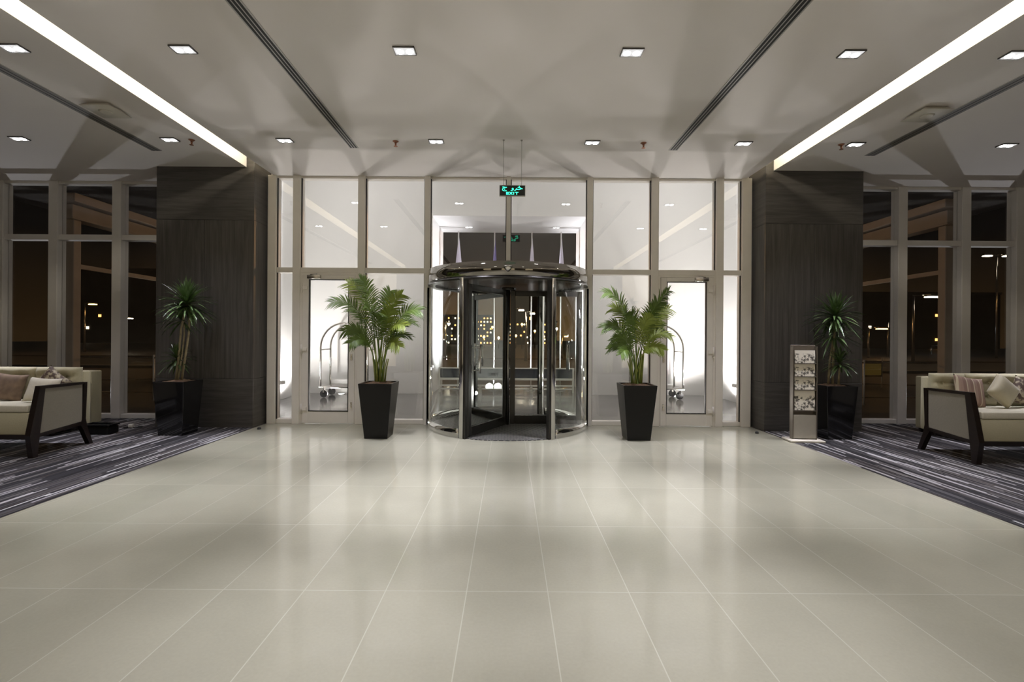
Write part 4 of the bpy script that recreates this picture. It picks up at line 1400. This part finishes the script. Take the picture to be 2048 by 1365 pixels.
# porch frames outside both lounges
for sx, side in ((-1, 'left'), (1, 'right')):
    r = thing('porch_frame', 'brown porch frame of post and beams outside the %s lounge windows' % side, 'porch', (sx * 9.9, 11.0, -0.125))
    MB().box(-0.10, 0.10, -0.10, 0.10, 0, 4.1, 0.01, 1).build('post', M['porch'], r)
    MB().box(-0.10, 0.10, 14.0, 14.2, 0, 4.1, 0.01, 1).build('post', M['porch'], r)
    MB().box(-0.16, 0.16, -0.2, 14.4, 4.1, 4.42, 0.01, 1).build('beam', M['porch'], r)
    MB().box(-0.25, 0.25, -0.25, 14.45, 4.47, 4.66, 0.01, 1).build('beam_cap', M['porch'], r)
    MB().box(-0.04, 0.04, 0.1, 14.0, 3.02, 3.12).build('tie_bar', M['porch'], r)
    r = thing('balustrade', 'pale metal balustrade outside the %s lounge windows' % side, 'balustrade', (sx * 8.5, 11.2, -0.125))
    for k in range(6):
        MB().tube([(-sx * (-1.6 + 0.95 * k), 0, 0), (-sx * (-1.6 + 0.95 * k), 0, 1.05)], 0.022, 8).build('baluster', M['pole'], r)
    MB().tube([(sx * 1.7, 0, 0.98), (-sx * 3.25, 0, 0.98)], 0.018, 8).build('handrail', M['steel'], r)
    MB().tube([(sx * 1.7, 0, 0.45), (-sx * 3.25, 0, 0.55)], 0.015, 8).build('middle_rail', M['steel'], r)
    MB().tube([(sx * 1.7, 0, 0.18), (-sx * 3.25, 0, 0.18)], 0.012, 8).build('middle_rail', M['steel'], r)
r = thing('lit_panel_box', 'small yellow-lit panel low outside, right of the right dracaena', 'lit panel', (11.4, 15.2, -0.125))
MB().box(-0.30, 0.30, 0, 0.12, 0.35, 0.85, 0.01, 1).build('casing', M['steel'], r)
MB().box(-0.26, 0.26, -0.012, 0.002, 0.40, 0.80).build('lit_face', emat('dim_amber_face', (1.0, 0.62, 0.12), 0.035), r)
for x in (-0.33, 0.33):
    MB().tube([(x, 0.05, 0), (x, 0.05, 0.95)], 0.02, 8).build('post', M['pole'], r)

# ------------------------------------------------------------------ lights outdoors and in the vestibule
def point(name, loc, e, col, rad=0.1):
    ld = bpy.data.lights.new(name, 'POINT')
    ld.energy = e
    ld.color = col
    ld.shadow_soft_size = rad
    o = bpy.data.objects.new(name, ld)
    COL.objects.link(o)
    o.location = loc
    return o
# portal lamps: wash the jambs and soffit, and light the flags
def area(name, loc, sx_, sy_, e, col, target):
    ld = bpy.data.lights.new(name, 'AREA')
    ld.shape = 'RECTANGLE'
    ld.size, ld.size_y = sx_, sy_
    ld.energy = e
    ld.color = col
    o = bpy.data.objects.new(name, ld)
    COL.objects.link(o)
    o.location = loc
    d = Vector(target) - Vector(loc)
    o.rotation_euler = d.to_track_quat('-Z', 'Y').to_euler()
    return o
for sx in (-1, 1):
    spot('portal_wash', (sx * -0.6, 12.75, 0.1), 1900, (0.94, 0.94, 1.0), math.radians(66), 1.0, 0.05, target=(sx * 1.9, 12.75, 2.2))
    # unseen area lights added over each vestibule half to brighten its walls
    area('vestibule_fill', (sx * 3.7, 9.1, 5.47), 2.2, 1.3, 45, (1.0, 0.98, 0.94), (sx * 3.7, 10.4, 0))
    # spots without fittings, added behind the planters to brighten the lobby ceiling
    spot('ceiling_fill', (sx * 2.66, 9.8, 0.12), 150, (1.0, 0.96, 0.92), math.radians(120), 1.0, 0.04, target=(sx * 0.2, 5.0, 3.4))
spot('portal_up', (0, 12.45, 0.8), 45, (0.95, 0.96, 1.0), math.radians(140), 1.0, 0.1, target=(0, 12.8, 4.3))
# sodium street lighting
for x, e in ((-36, 250), (-9, 1800), (9, 1800), (38, 300)):
    point('street_glow', (x, 31.0, 7.0), e, (1.0, 0.55, 0.22), 0.3)
for sx in (-1, 1):  # unseen ground spots added to brighten the porch frames
    spot('porch_fill', (sx * 9.45, 13.2, 0.0), 60, (1.0, 0.86, 0.70), math.radians(90), 1.0, 0.05, target=(sx * 9.9, 14.5, 4.3))
# facade uplights outside each lounge: they throw the window shapes on the ceiling
for sx in (-1, 1):
    spot('outside_uplight', (sx * 9.6, 9.75, 0.15), 170, (0.90, 0.91, 1.0), math.radians(110), 0.4, 0.02, target=(sx * 6.2, 7.4, 3.9))

# ------------------------------------------------------------------ sky
w = bpy.data.worlds.new('night_sky')
SC.world = w
w.use_nodes = True
nt = w.node_tree
for n in list(nt.nodes):
    nt.nodes.remove(n)
out = nt.nodes.new('ShaderNodeOutputWorld')
bg = nt.nodes.new('ShaderNodeBackground')
tc = nt.nodes.new('ShaderNodeTexCoord')
sep = nt.nodes.new('ShaderNodeSeparateXYZ')
nt.links.new(tc.outputs['Generated'], sep.inputs[0])
# height above the horizon, and how near the bearing is to the lit city centre
rp = nt.nodes.new('ShaderNodeValToRGB')
nt.links.new(sep.outputs[2], rp.inputs[0])
rp.color_ramp.elements[0].position = 0.0
rp.color_ramp.elements[0].color = (0.125, 0.068, 0.024, 1)
rp.color_ramp.elements[1].position = 0.16
rp.color_ramp.elements[1].color = (0.016, 0.013, 0.012, 1)
mr = nt.nodes.new('ShaderNodeMapRange')
mr.inputs['From Min'].default_value = 0.78
mr.inputs['From Max'].default_value = 0.99
mr.inputs['To Min'].default_value = 0.16
mr.inputs['To Max'].default_value = 1.0
nt.links.new(sep.outputs[1], mr.inputs['Value'])
sc_ = nt.nodes.new('ShaderNodeVectorMath')
sc_.operation = 'SCALE'
nt.links.new(rp.outputs[0], sc_.inputs[0])
nt.links.new(mr.outputs[0], sc_.inputs['Scale'])
nt.links.new(sc_.outputs[0], bg.inputs[0])
bg.inputs[1].default_value = 1.0
nt.links.new(bg.outputs[0], out.inputs[0])

# ------------------------------------------------------------------ camera
cd = bpy.data.cameras.new('camera')
co = bpy.data.objects.new('camera', cd)
COL.objects.link(co)
SC.camera = co
cd.sensor_width = 36.0
cd.sensor_fit = 'HORIZONTAL'
cd.lens = 36.0 * 970 / 2048
cd.clip_end = 500
cd.shift_x = 6 / 2048
cd.shift_y = -8.5 / 2048
co.location = (0, 0, H_EYE)
roll = math.radians(0.40)
co.matrix_world = Matrix.Translation((0, 0, H_EYE)) @ Matrix.Rotation(math.radians(90), 4, 'X') @ Matrix.Rotation(roll, 4, 'Z')

vs = SC.view_settings
vs.view_transform = 'Standard'
vs.look = 'None'
vs.exposure = 0.14
vs.gamma = 1.0
vs.use_curve_mapping = False
cy = SC.cycles
cy.max_bounces = 7
cy.diffuse_bounces = 4
cy.glossy_bounces = 5
cy.transmission_bounces = 4
cy.transparent_max_bounces = 20
cy.sample_clamp_indirect = 4.0
cy.caustics_reflective = False
cy.caustics_refractive = False
cy.use_denoising = True
cy.use_adaptive_sampling = True
cy.adaptive_threshold = 0.015
